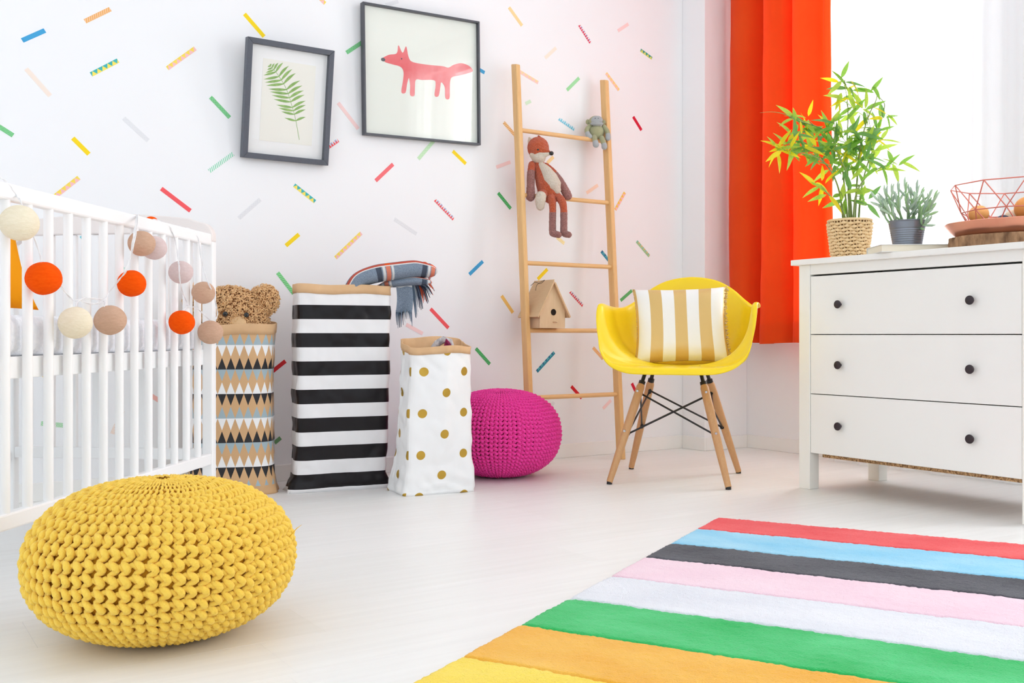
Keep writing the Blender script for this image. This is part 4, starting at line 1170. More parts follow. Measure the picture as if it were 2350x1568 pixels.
hr = MB(); hr.tube([hc_ + Vector((0.0150 * math.cos(2 * PI * k / 28), 0.0, 0.0150 * math.sin(2 * PI * k / 28))) for k in range(28)], 0.0012, 6, closed=True); hr.build('hole_rim', birch, bh_, True, True)
MB().capsule([Vector((bxm + 0.004, by0 + 0.004, bz + 0.026)), Vector((bxm + 0.004, by0 - 0.026, bz + 0.026))], 0.0032, 10).build('perch', birch, bh_, True, True)
q = spline([tuple(P(1229, 667, 4.31)), tuple(P(1232, 655, 4.31)), tuple(P(1242, 647, 4.31)), tuple(P(1250, 643, 4.31)), tuple(P(1240, 651, 4.31)), tuple(P(1228, 648, 4.31)), tuple(P(1218, 656, 4.31))], 6)
MB().tube([Vector(p) for p in q], 0.0011, 6).build('hanging_cord', M('dark_cord', (70, 60, 52), rough=0.8), bh_, True, True)

# ------------------------------------------------------------------ yellow armchair (front = -y in its own frame)
CC = Vector((2.693, 2.926, 0)); CR_ = R(-50.6)
chair = thing('armchair', 'glossy yellow plastic shell armchair on pale wooden dowel legs', 'chair', CC, CR_)
yel = M('yellow_plastic', (255, 222, 18), rough=0.32, spec=0.5)
half = [(0, -0.285, 0.432), (0.10, -0.284, 0.432), (0.180, -0.278, 0.437), (0.246, -0.264, 0.460), (0.283, -0.244, 0.508), (0.294, -0.224, 0.570), (0.294, -0.204, 0.630), (0.289, -0.178, 0.668),
        (0.290, -0.135, 0.676), (0.290, -0.06, 0.672), (0.285, 0.03, 0.668), (0.273, 0.10, 0.666), (0.252, 0.165, 0.672), (0.218, 0.218, 0.700), (0.172, 0.248, 0.742), (0.115, 0.266, 0.775), (0.055, 0.276, 0.791), (0, 0.279, 0.796)]
hs = spline(half, 4)
rim = [tuple(p) for p in hs] + [(-p[0], p[1], p[2]) for p in hs[-2:0:-1]]
NR = len(rim)
def shell_pt(i, s):
    rx, ry, rz = rim[i % NR]
    back = max(0.0, ry / 0.28); front = max(0.0, -ry / 0.285)
    c = Vector((0, -0.02, 0.438))
    rimv = Vector((rx, ry, rz))
    fl = Vector((rx * 0.80, -0.02 + (ry + 0.02) * (0.70 if ry > 0 else 0.86), 0.430 + 0.004 * front))
    up_ = Vector((rx * 0.965, -0.02 + (ry + 0.02) * (0.90 if ry > 0 else 0.985), 0.440 + (rz - 0.44) * 0.42))
    if front > 0.85: up_ = Vector((rx * 0.97, ry * 0.96, 0.440))
    b0, b1, b2, b3 = c, fl, up_, rimv
    t = s
    return b0 * (1 - t) ** 3 + b1 * 3 * t * (1 - t) ** 2 + b2 * 3 * t * t * (1 - t) + b3 * t ** 3
def lip(i):
    rx, ry, rz = rim[i % NR]
    o = Vector((rx, ry * 0.6, 0)).normalized()
    w = 0.5 + 0.5 * max(-1, min(1, (rz - 0.60) / 0.06)) if rz < 0.66 else 1.0
    arm = w * (1.0 if ry < 0.17 else max(0.25, 1 - (ry - 0.17) * 9))
    fr = max(0, min(1, (-ry - 0.24) / 0.04))
    r = Vector((rx, ry, rz))
    l1 = r + o * (0.010 * arm) + Vector((0, -0.007 * fr, 0.001 * arm - 0.004 * fr))
    l2 = r + o * (0.017 * arm) + Vector((0, -0.010 * fr, -0.003 * arm - 0.018 * fr))
    return l1, l2
mb = MB(); vs = []
NS = 16
for j in range(1, NS + 1):
    for i in range(NR): vs.append(shell_pt(i, j / NS))
for q in (0, 1):
    for i in range(NR): vs.append(lip(i)[q])
fs = [(j * NR + i, j * NR + (i + 1) % NR, (j + 1) * NR + (i + 1) % NR, (j + 1) * NR + i) for j in range(NS + 1) for i in range(NR)]
cidx = len(vs); vs.append(shell_pt(0, 0)); fs += [(cidx, (i + 1) % NR, i) for i in range(NR)]
mb.add(vs, fs)
mb.v = [(p[0] * 0.97 + 0.023, p[1], p[2]) for p in mb.v]
sh = mb.build('seat_shell', yel, chair, True)
md = sh.modifiers.new('thick', 'SOLIDIFY'); md.thickness = 0.006; md.offset = 1
md = sh.modifiers.new('sub', 'SUBSURF'); md.levels = 1; md.render_levels = 1
oak = wood('chair_maple', (214, 166, 116), (196, 146, 96), (9, 9, 0.8), 0.4, 6.0)
black_m = M('black_steel', (22, 22, 24), rough=0.4, spec=0.5)
chrome = M('bolt_steel', (200, 200, 204), rough=0.2, metal=1.0)
foot = {}; topp = {}
for sx in (-1, 1):
    for sy in (-1, 1):
        f = Vector((sx * 0.219, sy * 0.2245, 0.008)); t = Vector((sx * 0.118, sy * 0.108, 0.372))
        foot[(sx, sy)] = f; topp[(sx, sy)] = t
        lg = MB().tube([f, f.lerp(t, 0.35), f.lerp(t, 0.75), f.lerp(t, 0.97), t], [0.0115, 0.0150, 0.0165, 0.0160, 0.0125], 18).build('leg', oak, chair, True, auto=50)
        d = (t - f).normalized()
        MB().tube([Vector((f.x - d.x * 0.0, f.y - d.y * 0.0, 0.0)), f + d * 0.002], 0.0105, 14).build('foot_cap', black_m, lg, True, auto=40)
        MB().tube([t - d * 0.03, t + d * 0.075], 0.0075, 10).tube([t - d * 0.02 + Vector((0, 0, 0)), t + d * 0.012], 0.0128, 14).build('leg_bracket', black_m, lg, True, auto=40)
        side = Vector((sx * 0.6, sy * 0.8, 0.2)).normalized()
        for k in (0.93, 0.52):
            c = f.lerp(t, k)
            n = Vector((sx * 0.25, sy, 0.25 * 0)).normalized()
            MB().tube([c + n * 0.0145, c + n * 0.0185], [0.0058, 0.0045], 10).build('bolt', chrome, lg, True, auto=40)
def st(a, b, ka, kb):
    pa = foot[a].lerp(topp[a], ka); pb = foot[b].lerp(topp[b], kb)
    ia = Vector((-a[0] * 0.006, -a[1] * 0.014, 0)); ib = Vector((-b[0] * 0.006, -b[1] * 0.014, 0))
    MB().capsule([pa + ia, pb + ib], 0.0036, 10).capsule([pa + ia * 0.4, pa + ia * 1.5], 0.0065, 10).capsule([pb + ib * 0.4, pb + ib * 1.5], 0.0065, 10).build('brace', black_m, chair, True)
for s in (-1, 1):
    st((-1, s), (1, s), 0.90, 0.50); st((1, s), (-1, s), 0.88, 0.48)
    st((s, -1), (s, 1), 0.90, 0.50); st((s, 1), (s, -1), 0.88, 0.48)
for sx in (-1, 1):
    MB().tube([(sx * 0.085, -0.13, 0.4205), (sx * 0.085, 0.12, 0.4205)], 0.0085, 10).build('seat_rail', black_m, chair, True, auto=40)
    for sy in (-1, 1):
        MB().tube([(sx * 0.085, sy * 0.10 - 0.005, 0.412), (sx * 0.085, sy * 0.10 - 0.005, 0.434)], 0.017, 14).build('shock_mount', black_m, chair, True, auto=40)

# striped cushion in the armchair
m, nt, b, out = new_mat('gold_stripe_satin')
tcn = nt.nodes.new('ShaderNodeUVMap'); sp = nt.nodes.new('ShaderNodeSeparateXYZ'); nt.links.new(tcn.outputs[0], sp.inputs[0])
u = X(nt, sp.outputs[0])
gold = (u * 7.4 + 0.80).mod(2.0).lt(1.0)
nt.links.new(mixc(nt, gold, lin((246, 246, 244)), lin((222, 188, 120))), b.inputs['Base Color'])
nt.links.new((gold * 0.25).k, b.inputs['Metallic'])
b.inputs['Roughness'].default_value = 0.38
add_bump(nt, b, noise_sock(nt, 9, 3), 0.5, 0.012)
ccen = CC + Matrix.Rotation(CR_, 3, 'Z') @ Vector((0.012, 0.03, 0.448))
cush = thing('striped_cushion', 'square cushion with gold and white stripes sitting in the yellow armchair', 'cushion', ccen, CR_ + R(10))
cw, ch, ct = 0.368, 0.315, 0.125
tilt = Matrix.Translation((0, 0.0, 0.150)) @ Matrix.Rotation(R(-19), 4, 'X') @ Matrix.Rotation(R(-1.5), 4, 'Y')
pf2 = pillow_fn(cw, ch, ct, 0.5)
mb = MB()
for s in (1, -1):
    def fn(u, v):
        x, y, z = pf2(u, v, s)
        return tilt @ Vector((x, y + 0.004 * nz(x * 12, z * 12, s) * (1 if abs(y) > 0.004 else 0), z))
    mb.grid(fn, 36, 36)
mb.build('cushion_cover', m, cush, True)
fr_m = M('gold_fringe', (214, 176, 92), rough=0.6, var=(60, (240, 222, 180), 2.0))
rs = random.Random(2)
for sx in (1, -1):
    mb = MB()
    for k in range(70):
        v = (k + 0.5) / 70
        x, y, z = pf2(1.0 if sx > 0 else 0.0, v, 1)
        L_ = (0.014 if sx > 0 else 0.003) * (0.8 + 0.4 * rs.random())
        p0 = Vector((x - sx * 0.004, 0, z)); p1 = p0 + Vector((sx * L_ * 0.6, (rs.random() - 0.5) * 0.016, (rs.random() - 0.5) * 0.006)); p2 = p0 + Vector((sx * L_, (rs.random() - 0.5) * 0.024, (rs.random() - 0.6) * 0.012))
        mb.tube([tilt @ p0, tilt @ p1, tilt @ p2], [0.0022, 0.0024, 0.0012], 5)
    mb.build('fringe', fr_m, cush, True)

# ------------------------------------------------------------------ chest of drawers (front left floor corner is the root; x = depth, -y along the front)
DZ = Vector((2.906, 2.503, 0)); DR = R(-1.15)
chest = thing('chest_of_drawers', 'white chest with three wide drawers and dark round knobs by the window', 'chest of drawers', DZ, DR)
lac = M('white_lacquer', (246, 245, 240), rough=0.4, spec=0.4)
lac2 = M('white_lacquer_leg', (246, 245, 238), rough=0.4, spec=0.4)
chip, nt, b, out = new_mat('chipboard')
vo = nt.nodes.new('ShaderNodeTexVoronoi'); vo.inputs['Scale'].default_value = 220
tc = nt.nodes.new('ShaderNodeTexCoord'); nt.links.new(tc.outputs['Object'], vo.inputs[0])
spx = nt.nodes.new('ShaderNodeSeparateXYZ'); nt.links.new(vo.outputs['Color'], spx.inputs[0])
nt.links.new(mixc(nt, X(nt, spx.outputs[0]), lin((214, 172, 122)), lin((120, 82, 48))), b.inputs['Base Color']); b.inputs['Roughness'].default_value = 0.9
W_, D_ = 0.90, 0.435
MB().box((-0.020, -W_ - 0.020, 0.814), (D_ + 0.01, 0.022, 0.834)).build('top_panel', lac, chest, bevel=0.002)
for y0 in (-0.050, -W_):
    for x0 in (0.0, D_ - 0.05):
        MB().box((x0, y0, 0.0), (x0 + 0.05, y0 + 0.05, 0.814)).build('leg', lac2, chest, bevel=0.002)
for y0 in (-0.030, -W_ + 0.012):
    MB().box((0.05, y0, 0.128), (D_ - 0.05, y0 + 0.018, 0.812)).build('side_panel', lac, chest)
MB().box((D_ - 0.03, -W_ + 0.05, 0.128), (D_ - 0.022, -0.05, 0.812)).build('back_panel', lac, chest)
MB().box((0.004, -W_ + 0.05, 0.778), (0.024, -0.05, 0.814)).build('front_rail', lac, chest, bevel=0.001)
MB().box((0.030, -W_ + 0.055, 0.119), (D_ - 0.035, -0.085, 0.131)).build('bottom_panel', chip, chest)
MB().box((0.028, -W_ + 0.055, 0.119), (0.0305, -0.085, 0.1315)).build('bottom_panel', chip, chest)
knob_m = M('dark_bronze', (62, 54, 58), rough=0.4, metal=0.4)
for i, (z0, z1) in enumerate(((0.563, 0.7715), (0.3485, 0.5600), (0.1335, 0.3455))):
    dr = MB().box((0.003, -W_ + 0.052, z0), (0.021, -0.052, z1)).build('drawer', lac, chest, bevel=0.0012)
    MB().box((0.022, -W_ + 0.07, z0 + 0.02), (D_ - 0.05, -0.07, z1 - 0.04)).build('drawer_box', lac, dr)
    for ky in (-0.186, -0.690):
        zc = (z0 + z1) / 2
        prof = [(0.005, 0), (0.0048, 0.008), (0.0055, 0.011), (0.0135, 0.0135), (0.0145, 0.016), (0.0140, 0.0185), (0.011, 0.0195), (0.001, 0.0200)]
        k_m2 = MB().lathe((0, 0, 0), prof, 24)
        k_m2.v = [(0.003 - p[2], ky + p[0], zc + p[1]) for p in k_m2.v]
        k_m2.build('knob', knob_m, dr, True, auto=50)
DT = 0.834

# ------------------------------------------------------------------ bamboo in a wicker pot
bp = P(1950, HY, 3.675); bp.z = DT
bam = thing('potted_bamboo', 'leafy green bamboo plant in a woven wicker pot on the chest', 'potted plant', bp)
rush = M('woven_rush', (248, 220, 174), rough=0.7, var=(30, (232, 198, 148), 1.5), bump=(140, 0.4, 0.002))
rush_d = M('rush_gaps', (112, 76, 44), rough=1.0)
pr0, pr1, ph_ = 0.060, 0.0765, 0.142
pot = MB().lathe((0, 0, 0), [(pr0 - 0.004, 0.0), (pr1 - 0.004, ph_ - 0.004), (pr1 - 0.010, ph_ - 0.004), (pr1 - 0.012, ph_ - 0.02)], 40).build('pot', rush_d, bam, True, auto=40)
mb = MB(); NW, NRW = 20, 11
for r in range(NRW):
    z0 = 0.004 + (ph_ - 0.012) * (r + 0.5) / NRW
    rad = pr0 + (pr1 - pr0) * z0 / ph_
    pts = []
    for k in range(NW * 6):
        a = 2 * PI * k / (NW * 6)
        o_ = 0.0036 * math.sin(NW * a + PI * (r % 2))
        pts.append((math.cos(a) * (rad + o_), math.sin(a) * (rad + o_), z0 + 0.0018 * math.sin(NW * a * 0.5 + r)))
    mb.tube(pts, [0.0051 + 0.0005 * math.sin(NW * 2 * PI * k / (NW * 6) + PI * (r % 2)) for k in range(NW * 6)], 8, closed=True)
mb.tube([(math.cos(2 * PI * k / 60) * (pr1 - 0.001), math.sin(2 * PI * k / 60) * (pr1 - 0.001), ph_) for k in range(60)], 0.0048, 8, closed=True)
for k in range(NW * 2):
    a = 2 * PI * (k + 0.5) / (NW * 2)
    mb.tube([(math.cos(a) * (pr0 + 0.001), math.sin(a) * (pr0 + 0.001), 0.003), (math.cos(a) * (pr1 + 0.001), math.sin(a) * (pr1 + 0.001), ph_)], 0.0022, 5)
mb.build('weave', rush, pot, True)
MB().lathe((0, 0, 0), [(0.001, ph_ - 0.018), (pr1 - 0.013, ph_ - 0.019), (pr1 - 0.013, ph_ - 0.022)], 24).build('soil', M('soil', (92, 70, 50), rough=1.0, bump=(120, 0.8)), bam, True)
BY = 3.675
stem_m = M('bamboo_stem', (148, 168, 92), rough=0.5, var=(12, (120, 140, 84)))
leaf_ms = [M('leaf_green', (150, 198, 84), rough=0.45, translucent=0.55, var=(20, (120, 176, 66))), M('leaf_lime', (196, 222, 92), rough=0.45, translucent=0.55, var=(20, (150, 190, 60))), M('leaf_yellow', (240, 226, 40), rough=0.45, translucent=0.5, var=(20, (220, 210, 40))),
           M('leaf_deep', (104, 156, 84), rough=0.45, translucent=0.45, var=(20, (122, 174, 90)))]
def leaf_mesh(curl, fold_, wid=0.116):
    mb = MB(); n = 6; vs = []
    for i in range(n + 1):
        t = i / n
        w = wid * (math.sin(PI * min(1.0, t ** 0.72)) ** 0.9) if 0 < t < 1 else 0.004
        z = -curl * t * t; x = t
        vs += [(x, w, z + fold_ * w), (x, 0, z), (x, -w, z + fold_ * w)]
    fs = []
    for i in range(n):
        for k in range(2): fs.append((i * 3 + k, i * 3 + k + 1, (i + 1) * 3 + k + 1, (i + 1) * 3 + k))
    mb.add(vs, fs); return mb
leaf_protos = []
for ci, (cu, fo) in enumerate(((0.10, 0.35), (0.22, 0.25), (0.02, 0.45))):
    for mi in range(4):
        o = leaf_mesh(cu, fo).build('leaf', leaf_ms[mi], None, True)
        me = o.data; bpy.data.objects.remove(o); leaf_protos.append((mi, me))
rs = random.Random(21)
def bpnt(x, y, d=0.0): return P(x, y, BY + d) - bp
base_r = 0.035
stems = [[(1946, 512, 0.00), (1938, 430, 0.0), (1930, 370, 0.0), (1905, 310, -0.01), (1868, 288, -0.03), (1812, 270, -0.05)],
         [(1950, 512, 0.03), (1946, 420, 0.02), (1944, 330, 0.02), (1946, 250, 0.0), (1938, 190, -0.02)],
         [(1962, 512, -0.01), (1966, 430, -0.01), (1974, 340, -0.02), (1992, 270, -0.02), (2012, 225, -0.02), (2008, 196, -0.03)],
         [(1970, 512, 0.02), (1976, 440, 0.03), (1990, 380, 0.04), (2012, 320, 0.06), (2024, 268, 0.06)],
         [(1936, 512, 0.0), (1926, 440, -0.02), (1905, 390, -0.05), (1870, 360, -0.08), (1800, 345, -0.11)],
         [(1958, 512, -0.03), (1964, 450, -0.05), (1985, 410, -0.07), (2020, 385, -0.09), (2056, 374, -0.10)],
         [(1955, 512, 0.01), (1950, 440, -0.02), (1940, 390, -0.04), (1918, 340, -0.05), (1914, 270, -0.06)],
         [(1945, 512, -0.02), (1925, 470, -0.04), (1900, 445, -0.06), (1884, 425, -0.06)]]
for s in stems:
    q = [Vector(p) for p in spline([tuple(bpnt(*p)) for p in s], 8)]
    q[0].z = ph_ - 0.02
    n = len(q)
    MB().tube(q, [0.0042 * (1 - 0.75 * i / (n - 1)) for i in range(n)], 8).build('stem', stem_m, bam, True)
for tend in ([(1868, 288, -0.03), (1830, 276, -0.05), (1800, 262, -0.06), (1772, 257, -0.07), (1744, 259, -0.08)], [(2024, 268, 0.06), (2030, 240, 0.06), (2018, 222, 0.05), (2012, 204, 0.05), (2007, 186, 0.05)]):
    q = [Vector(p) for p in spline([tuple(bpnt(*p)) for p in tend], 8)]
    MB().tube(q, [0.0022 * (1 - 0.8 * i / (len(q) - 1)) for i in range(len(q))], 6).build('stem', stem_m, bam, True)
clusters = [(1940, 185, 6, -.02, 1), (1944, 205, 6, 0, 0), (1938, 222, 6, .0, 2), (1962, 252, 7, -.02, 0), (1985, 250, 6, 0, 0), (2004, 205, 3, -.03, 0), (2026, 272, 8, .05, 0), (2014, 296, 7, .05, 0),
            (1788, 346, 8, -.11, 2), (1806, 338, 6, -.11, 1), (1822, 318, 9, -.07, 0), (1836, 345, 9, -.06, 3), (1852, 300, 9, -.03, 0), (1868, 330, 9, -.05, 0), (1885, 352, 9, -.05, 3), (1893, 300, 9, -.03, 0), (1914, 285, 8, -.05, 0), (1820, 272, 5, -.05, 1),
            (1846, 278, 5, -.04, 0), (1908, 338, 9, -.04, 3), (1930, 320, 8, .0, 0), (1935, 350, 9, -.03, 1), (1955, 345, 9, .0, 3), (1962, 310, 8, -.02, 0), (1985, 330, 9, -.02, 0), (2000, 352, 8, .04, 0), (1972, 372, 8, -.03, 3), (1948, 385, 8, -.02, 0),
            (2020, 330, 6, .05, 1), (2026, 385, 5, -.09, 0), (2054, 375, 6, -.10, 1), (1905, 385, 6, -.05, 0), (1884, 424, 6, -.06, 2), (1905, 448, 4, -.06, 1), (1935, 455, 4, -.03, 0), (1962, 440, 4, -.05, 1), (1978, 428, 4, .0, 0), (1990, 462, 3, -.02, 0), (1998, 300, 7, -.01, 0)]
nleaf = 0
for (cx, cy_, n, d, pal) in clusters:
    c0 = bpnt(cx, cy_, d)
    a0 = rs.random() * 6.28
    for k in range(n):
        if nleaf >= 300: break
        a = a0 + 2 * PI * k / n + (rs.random() - 0.5) * 0.7
        L_ = 0.058 + 0.028 * rs.random()
        dep = (rs.random() - 0.5) * 1.3
        dirv = (CR * math.cos(a) + UP * (math.sin(a) * 0.95) + CF * dep).normalized()
        pos = c0 + Vector(((rs.random() - .5) * 0.03, (rs.random() - .5) * 0.04, (rs.random() - .5) * 0.03))
        nrm = (-CF * 0.8 + UP * 0.6 + Vector((rs.random() - .5, rs.random() - .5, rs.random() - .5)) * 0.9)
        nrm = (nrm - dirv * nrm.dot(dirv)).normalized()
        yv = nrm.cross(dirv)
        mi = rs.choices(range(4), ((5, 3, 1, 2), (2, 5, 2, 0.5), (1, 2, 6, 0), (5, 2, 0.4, 4))[pal])[0]
        me = rs.choice([x for m_i, x in leaf_protos if m_i == mi])
        o = bpy.data.objects.new('leaf', me); COL.objects.link(o); o.parent = bam
        mw = Matrix((dirv, yv, nrm)).transposed().to_4x4() @ Matrix.Diagonal((L_, L_, L_, 1))
        mw.translation = pos
        o.matrix_local = mw
        nleaf += 1
for (cx, cy_, n, d, pal) in clusters:
    c0 = bpnt(cx, cy_, d)
    best = min((((Vector(bpnt(*p)) - c0).length, s, i) for s in stems for i, p in enumerate(s)), key=lambda t: t[0])
    p1 = Vector(bpnt(*best[1][best[2]]))
    if (c0 - p1).length > 0.004: MB().tube([p1, p1.lerp(c0, 0.5) + Vector((0, 0, 0.008)), c0], [0.0016, 0.0013, 0.0008], 5).build('twig', stem_m, bam, True)

# ------------------------------------------------------------------ succulent in a dark metal pot, standing on a book
bk = P(2082, HY, 3.40); bk.z = DT
book = thing('hardback_book', 'thin pale hardback book lying under the dark metal plant pot', 'book', bk, R(-36))
cov = M('book_cover', (226, 226, 222), rough=0.5); pages = M('book_pages', (244, 236, 216), rough=0.9, stretch=(1, 1, 60), bump=(20, 0.3))
MB().box((-0.112, -0.078, 0.0), (0.112, 0.078, 0.0025)).box((-0.112, -0.078, 0.0235), (0.112, 0.078, 0.026)).box((-0.112, 0.076, 0.0), (0.112, 0.0785, 0.026)).build('cover', cov, book, bevel=0.0008)
MB().box((-0.108, -0.074, 0.0026), (0.108, 0.0755, 0.0234)).build('pages', pages, book)
sc_ = P(2082, HY, 3.40); sc_.z = DT + 0.0262
suc = thing('potted_succulent', 'grey green finger succulent in a dark grey metal pot on the book', 'potted plant', sc_)
zinc = M('dark_zinc', (134, 140, 150), rough=0.32, metal=0.8)
prof = [(0.046, 0.0)]
for k in range(40):
    t = k / 39; r = 0.046 + 0.0135 * t
    g = 0.0012 * (0.5 + 0.5 * math.cos(t * 2 * PI * 11)) if 0.05 < t < 0.72 else 0.0010
    prof.append((r + g, 0.084 * (0.01 + 0.95 * t)))
prof += [(0.0635, 0.0815), (0.0640, 0.0835), (0.0630, 0.0850), (0.0605, 0.0835), (0.057, 0.070)]
MB().lathe((0, 0, 0), prof, 48).build('pot', zinc, suc, True)
MB().lathe((0, 0, 0), [(0.001, 0.070), (0.0575, 0.069), (0.0575, 0.066)], 24).build('soil', bpy.data.materials['soil'], suc, True)
suc_ms = [M('succulent_' + n, c, rough=0.5, translucent=0.15, var=(30, c2)) for n, c, c2 in (('pale', (206, 226, 200), (188, 214, 184)), ('grey', (184, 204, 184), (170, 192, 172)), ('green', (180, 214, 160), (164, 200, 146)))]
def sp_(x, y, d=0.0): return P(x, y, 3.40 + d) - sc_
tips = [(x, y + 14, d) for x, y, d in [(2026, 462, .0), (2034, 440, .03), (2046, 432, -.03), (2062, 428, .02), (2078, 424, -.02), (2090, 436, .04), (2104, 430, -.03), (2112, 440, .03), (2130, 445, -.01), (2142, 450, .02), (2122, 472, -.05), (2040, 470, -.04), (2060, 456, -.05), (2084, 458, -.06), (2100, 462, -.05), (2018, 450, .0), (2138, 466, .03), (2124, 500, -.06)]]
finger = MB().capsule([(0, 0, 0), (0.35, 0, 0.02), (0.7, 0, 0.03), (0.93, 0, 0.0)], [0.055, 0.105, 0.10, 0.045], 8, 0.8)
fin_me = []
for m_ in suc_ms:
    o = finger.build('leaf', m_, None, True); fin_me.append(o.data); bpy.data.objects.remove(o)
rs = random.Random(8)
for (x, y, d) in tips:
    b0 = Vector(((x - 2082) * 0.0005 + (rs.random() - .5) * 0.03, (rs.random() - .5) * 0.05, 0.068))
    e = Vector(sp_(x, y, d)); mid = b0.lerp(e, 0.5) + Vector(((rs.random() - .5) * 0.02, (rs.random() - .5) * 0.02, -0.008))
    q = [Vector(p) for p in spline([tuple(b0), tuple(mid), tuple(e)], 6)]
    MB().capsule(q, [0.0042 * (1 - 0.35 * i / (len(q) - 1)) for i in range(len(q))], 8).build('stem', suc_ms[2], suc, True)
    nl = 6
    for k in range(nl):
        i = int(len(q) * (0.55 + 0.45 * k / nl)); i = min(i, len(q) - 1)
        T = (q[i] - q[i - 1]).normalized()
        a = k * 2.4 + rs.random()
        s1 = T.orthogonal().normalized(); s2 = T.cross(s1)
        sp1 = 0.75 if k < nl - 2 else 0.25
        dv = (T * (0.9) + (s1 * math.cos(a) + s2 * math.sin(a)) * sp1 + UP * 0.35).normalized()
        L_ = 0.038 + 0.016 * rs.random()
        o = bpy.data.objects.new('leaf', rs.choices(fin_me, (4, 3, 3))[0]); COL.objects.link(o); o.parent = suc
        n_ = dv.orthogonal().normalized()
        mw = Matrix((dv, n_, dv.cross(n_))).transposed().to_4x4() @ Matrix.Diagonal((L_, L_, L_, 1)); mw.translation = q[i]
        o.matrix_local = mw

# ------------------------------------------------------------------ bark slice, copper tray, wire basket with ornaments
gc = Vector((3.105, 1.800, DT))
slice_ = thing('bark_slice', 'rough round wood slice with bark edge under the copper tray', 'wood slice', gc)
bark = M('bark', (196, 154, 116), rough=1.0, var=(34, (112, 82, 60), 3.0), bump=(55, 1.0, 0.01), stretch=(1, 1, 0.35))
def bark_fn(u, v):
    a = 2 * PI * u; r = 0.192 * (1 + 0.03 * nz(math.cos(a) * 2, math.sin(a) * 2, 1)) + 0.006 * nz(a * 18, v * 1.2, 4) + 0.004 * nz(a * 50, v * 3, 7)
    return Vector((math.cos(a) * r, math.sin(a) * r, 0.038 * v))
MB().grid(bark_fn, 240, 8, True).build('bark_edge', bark, slice_, True)
cutm = M('cut_wood', (222, 188, 142), rough=0.8, var=(14, (196, 154, 106)))
MB().lathe((0, 0, 0), [(0.001, 0.0), (0.184, 0.0), (0.184, 0.0378), (0.001, 0.0378)], 64).build('cut_face', cutm, slice_)
tray = thing('copper_tray', 'round shallow satin copper tray holding the wire basket', 'tray', gc + Vector((0, 0, 0.0385)))
copper = M('satin_copper', (240, 168, 140), rough=0.38, metal=0.85, spec=0.5)
def tr_prof(u, v):
    prof = [(0.001, 0.002), (0.150, 0.0), (0.172, 0.003), (0.190, 0.020), (0.204, 0.038), (0.2075, 0.0425), (0.206, 0.0440), (0.201, 0.0415), (0.186, 0.024), (0.168, 0.008), (0.148, 0.005), (0.001, 0.006)]
    x = v * (len(prof) - 1); i = min(int(x), len(prof) - 2); t = x - i
    r = prof[i][0] * (1 - t) + prof[i + 1][0] * t; z = prof[i][1] * (1 - t) + prof[i + 1][1] * t
    a = 2 * PI * u
    return Vector((math.cos(a) * r, math.sin(a) * r, z + 0.0025 * nz(math.cos(a) * 2.2, math.sin(a) * 2.2, 3) * (r / 0.2) ** 4))
MB().grid(tr_prof, 96, 44, True).build('tray_dish', copper, tray, True)
bz0 = DT + 0.0385 + 0.0065
bas = thing('wire_basket', 'pink copper wire basket of triangles standing in the copper tray', 'basket', (gc.x, gc.y, bz0))
wire_m = M('rose_wire', (226, 132, 116), rough=0.4, metal=0.2)
def ringp(r, z, n, ph): return [Vector((r * math.cos(2 * PI * (k + ph) / n), r * math.sin(2 * PI * (k + ph) / n), z)) for k in range(n)]
NB = 10
r0 = ringp(0.120, 0.004, NB, 0.10); r1_ = ringp(0.158, 0.075, NB, 0.6); r2 = ringp(0.192, 0.158, NB, 0.10)
def wires(pairs):
    mb = MB()
    for a, b_ in pairs: mb.capsule([a, b_], 0.0019, 6)
    return mb
for rg, nm in ((r0, 'base_ring'), (r1_, 'middle_ring'), (r2, 'rim_ring')):
    wires([(rg[k], rg[(k + 1) % NB]) for k in range(NB)]).build(nm, wire_m, bas, True)
for k in range(NB):
    for pr in ((r0[k], r1_[k]), (r0[(k + 1) % NB], r1_[k]), (r1_[k], r2[k]), (r1_[k], r2[(k + 1) % NB])):
        wires([pr]).build('wire', wire_m, bas, True)
wires([(r0[k], r0[(k + NB // 2) % NB]) for k in range(NB // 2)]).build('base_wires', wire_m, bas, True)
orn_m = [M('ornament_' + n, c, rough=0.6, var=(14, c2)) for n, c, c2 in (('orange', (250, 186, 116), (244, 170, 92)), ('white', (246, 246, 248), (236, 236, 240)), ('navy', (70, 76, 96), (58, 62, 82)), ('cream', (244, 226, 202), (232, 208, 178)), ('deep', (250, 172, 96), (240, 158, 80)))]
def orn(px, py, x, r, mi, lab, sq=1.0):
    c = PXP(px, py, x)
    rr = r
    c.z = max(c.z, bz0 + 0.0065 + rr * sq)
    o = MB().ell((0, 0, 0), (rr, rr * 1.05, rr * sq), None, 28, 16).build('ornament', orn_m[mi], None, True)
    o.location = c
    tag(o, lab, 'ornament', 'rounded ornaments in the wire basket')
orn(2246, 492, 3.04, 0.030, 0, 'pale orange rounded ornament at left in the wire basket', 0.95)
orn(2262, 515, 3.00, 0.020, 1, 'white rounded ornament low in front of the pale orange one in the wire basket', 0.9)
orn(2302, 508, 3.05, 0.022, 2, 'dark navy rounded ornament in the middle of the wire basket', 0.9)
orn(2328, 500, 3.10, 0.030, 3, 'cream rounded ornament beside the navy one in the wire basket', 0.9)
orn(2360, 478, 3.08, 0.040, 4, 'large orange rounded ornament at right in the wire basket', 0.95)

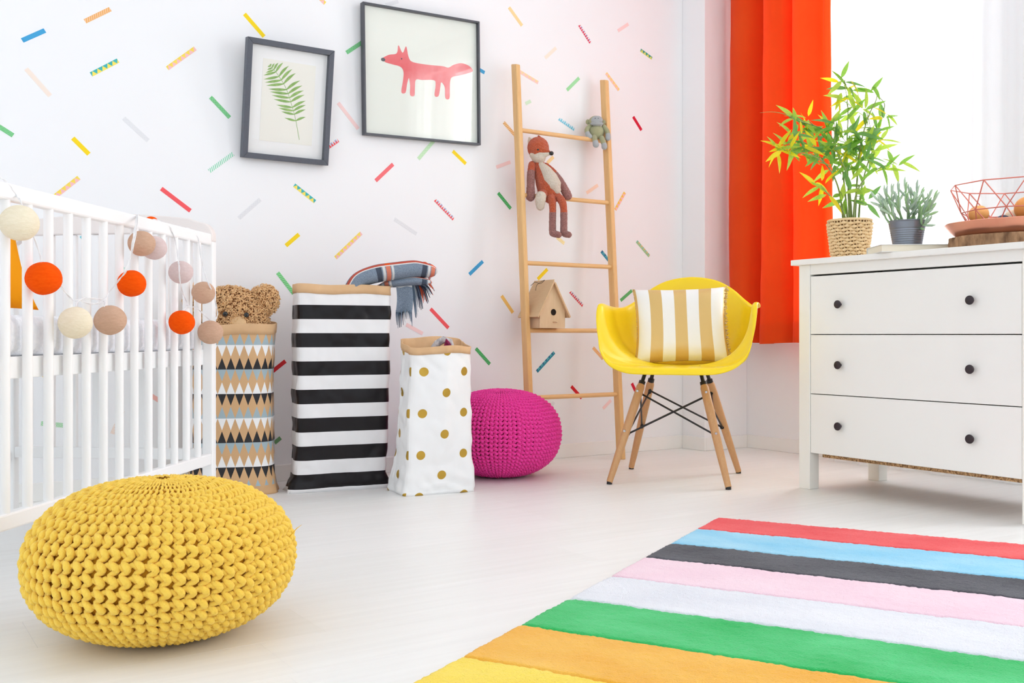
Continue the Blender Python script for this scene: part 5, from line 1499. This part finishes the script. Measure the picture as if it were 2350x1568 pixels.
# ------------------------------------------------------------------ striped rug (root = its far left corner; x along the stripes, -y across them)
RG = Vector((2.160, 2.171, 0)); RR = R(-61.7)
rug = thing('striped_rug', 'thick soft rug with broad rainbow stripes on the floor in the foreground', 'rug', RG, RR)
rug_cols = [('red', (250, 108, 108), (238, 72, 76)), ('sky blue', (180, 228, 248), (132, 206, 240)), ('charcoal', (96, 96, 102), (62, 62, 68)), ('pale pink', (252, 224, 234), (246, 210, 224)), ('off white', (240, 241, 246), (226, 228, 236)),
            ('green', (92, 212, 134), (18, 180, 84)), ('orange', (252, 198, 90), (242, 172, 48)), ('yellow', (254, 226, 92), (248, 214, 64)), ('red', (250, 108, 108), (238, 72, 76))]
widths = [0.199, 0.222, 0.186, 0.220, 0.220, 0.213, 0.211, 0.211, 0.21]
RL = 2.05
y = 0.0
tot = sum(widths)
MB().box((-0.006, -tot - 0.004, 0.0), (RL + 0.006, 0.004, 0.004)).build('backing', M('rug_backing', (240, 176, 120), rough=0.9), rug)
for i, ((nm, c1, c2), w) in enumerate(zip(rug_cols, widths)):
    m, nt, b, out = new_mat('pile_' + nm.replace(' ', '_'))
    n1 = noise_sock(nt, 4.5, 4, stretch=(1, 1.8, 1)); n2 = noise_sock(nt, 330, 2)
    k = ((n1 - 0.5) * 3.0 + 0.5) * 0.7 + n2 * 0.3
    nt.links.new(mixc(nt, k.max(0.0).min(1.0), lin(c1), lin(c2)), b.inputs['Base Color'])
    b.inputs['Roughness'].default_value = 0.95; b.inputs['Specular IOR Level'].default_value = 0.05; b.inputs['Sheen Weight'].default_value = 0.2
    add_bump(nt, b, n2, 0.7, 0.004)
    nu, nv = 460, 48
    y0, y1 = y, y - w
    def fn(u, v):
        x = RL * u
        yy = y0 + (y1 - y0) * v
        ed = min(v, 1 - v) * w; ex_ = min(u, 1 - u) * RL
        wob = 0.0022 * nz(x * 40, i + (0 if v < 0.5 else 1), 3) if ed < 0.01 else 0
        h = 0.0145 * (1 - math.exp(-(ed + 0.0006) / 0.0022)) * (1 - math.exp(-(ex_ + 0.0006) / 0.003))
        h = 0.0035 + h + 0.0012 * nz(x * 60, yy * 60, 1) + 0.0016 * nz(x * 150, yy * 150, 4) + 0.0016 * nz(x * 9, yy * 9, 2)
        return Vector((x + (0.002 * nz(yy * 70, 4, 5) if ex_ < 0.012 else 0), yy + wob, h))
    MB().grid(fn, nu, nv).build('pile_stripe', m, rug, True, label=nm + ' stripe of the rug pile' if i != 8 else 'second red stripe of the rug pile')
    y = y1
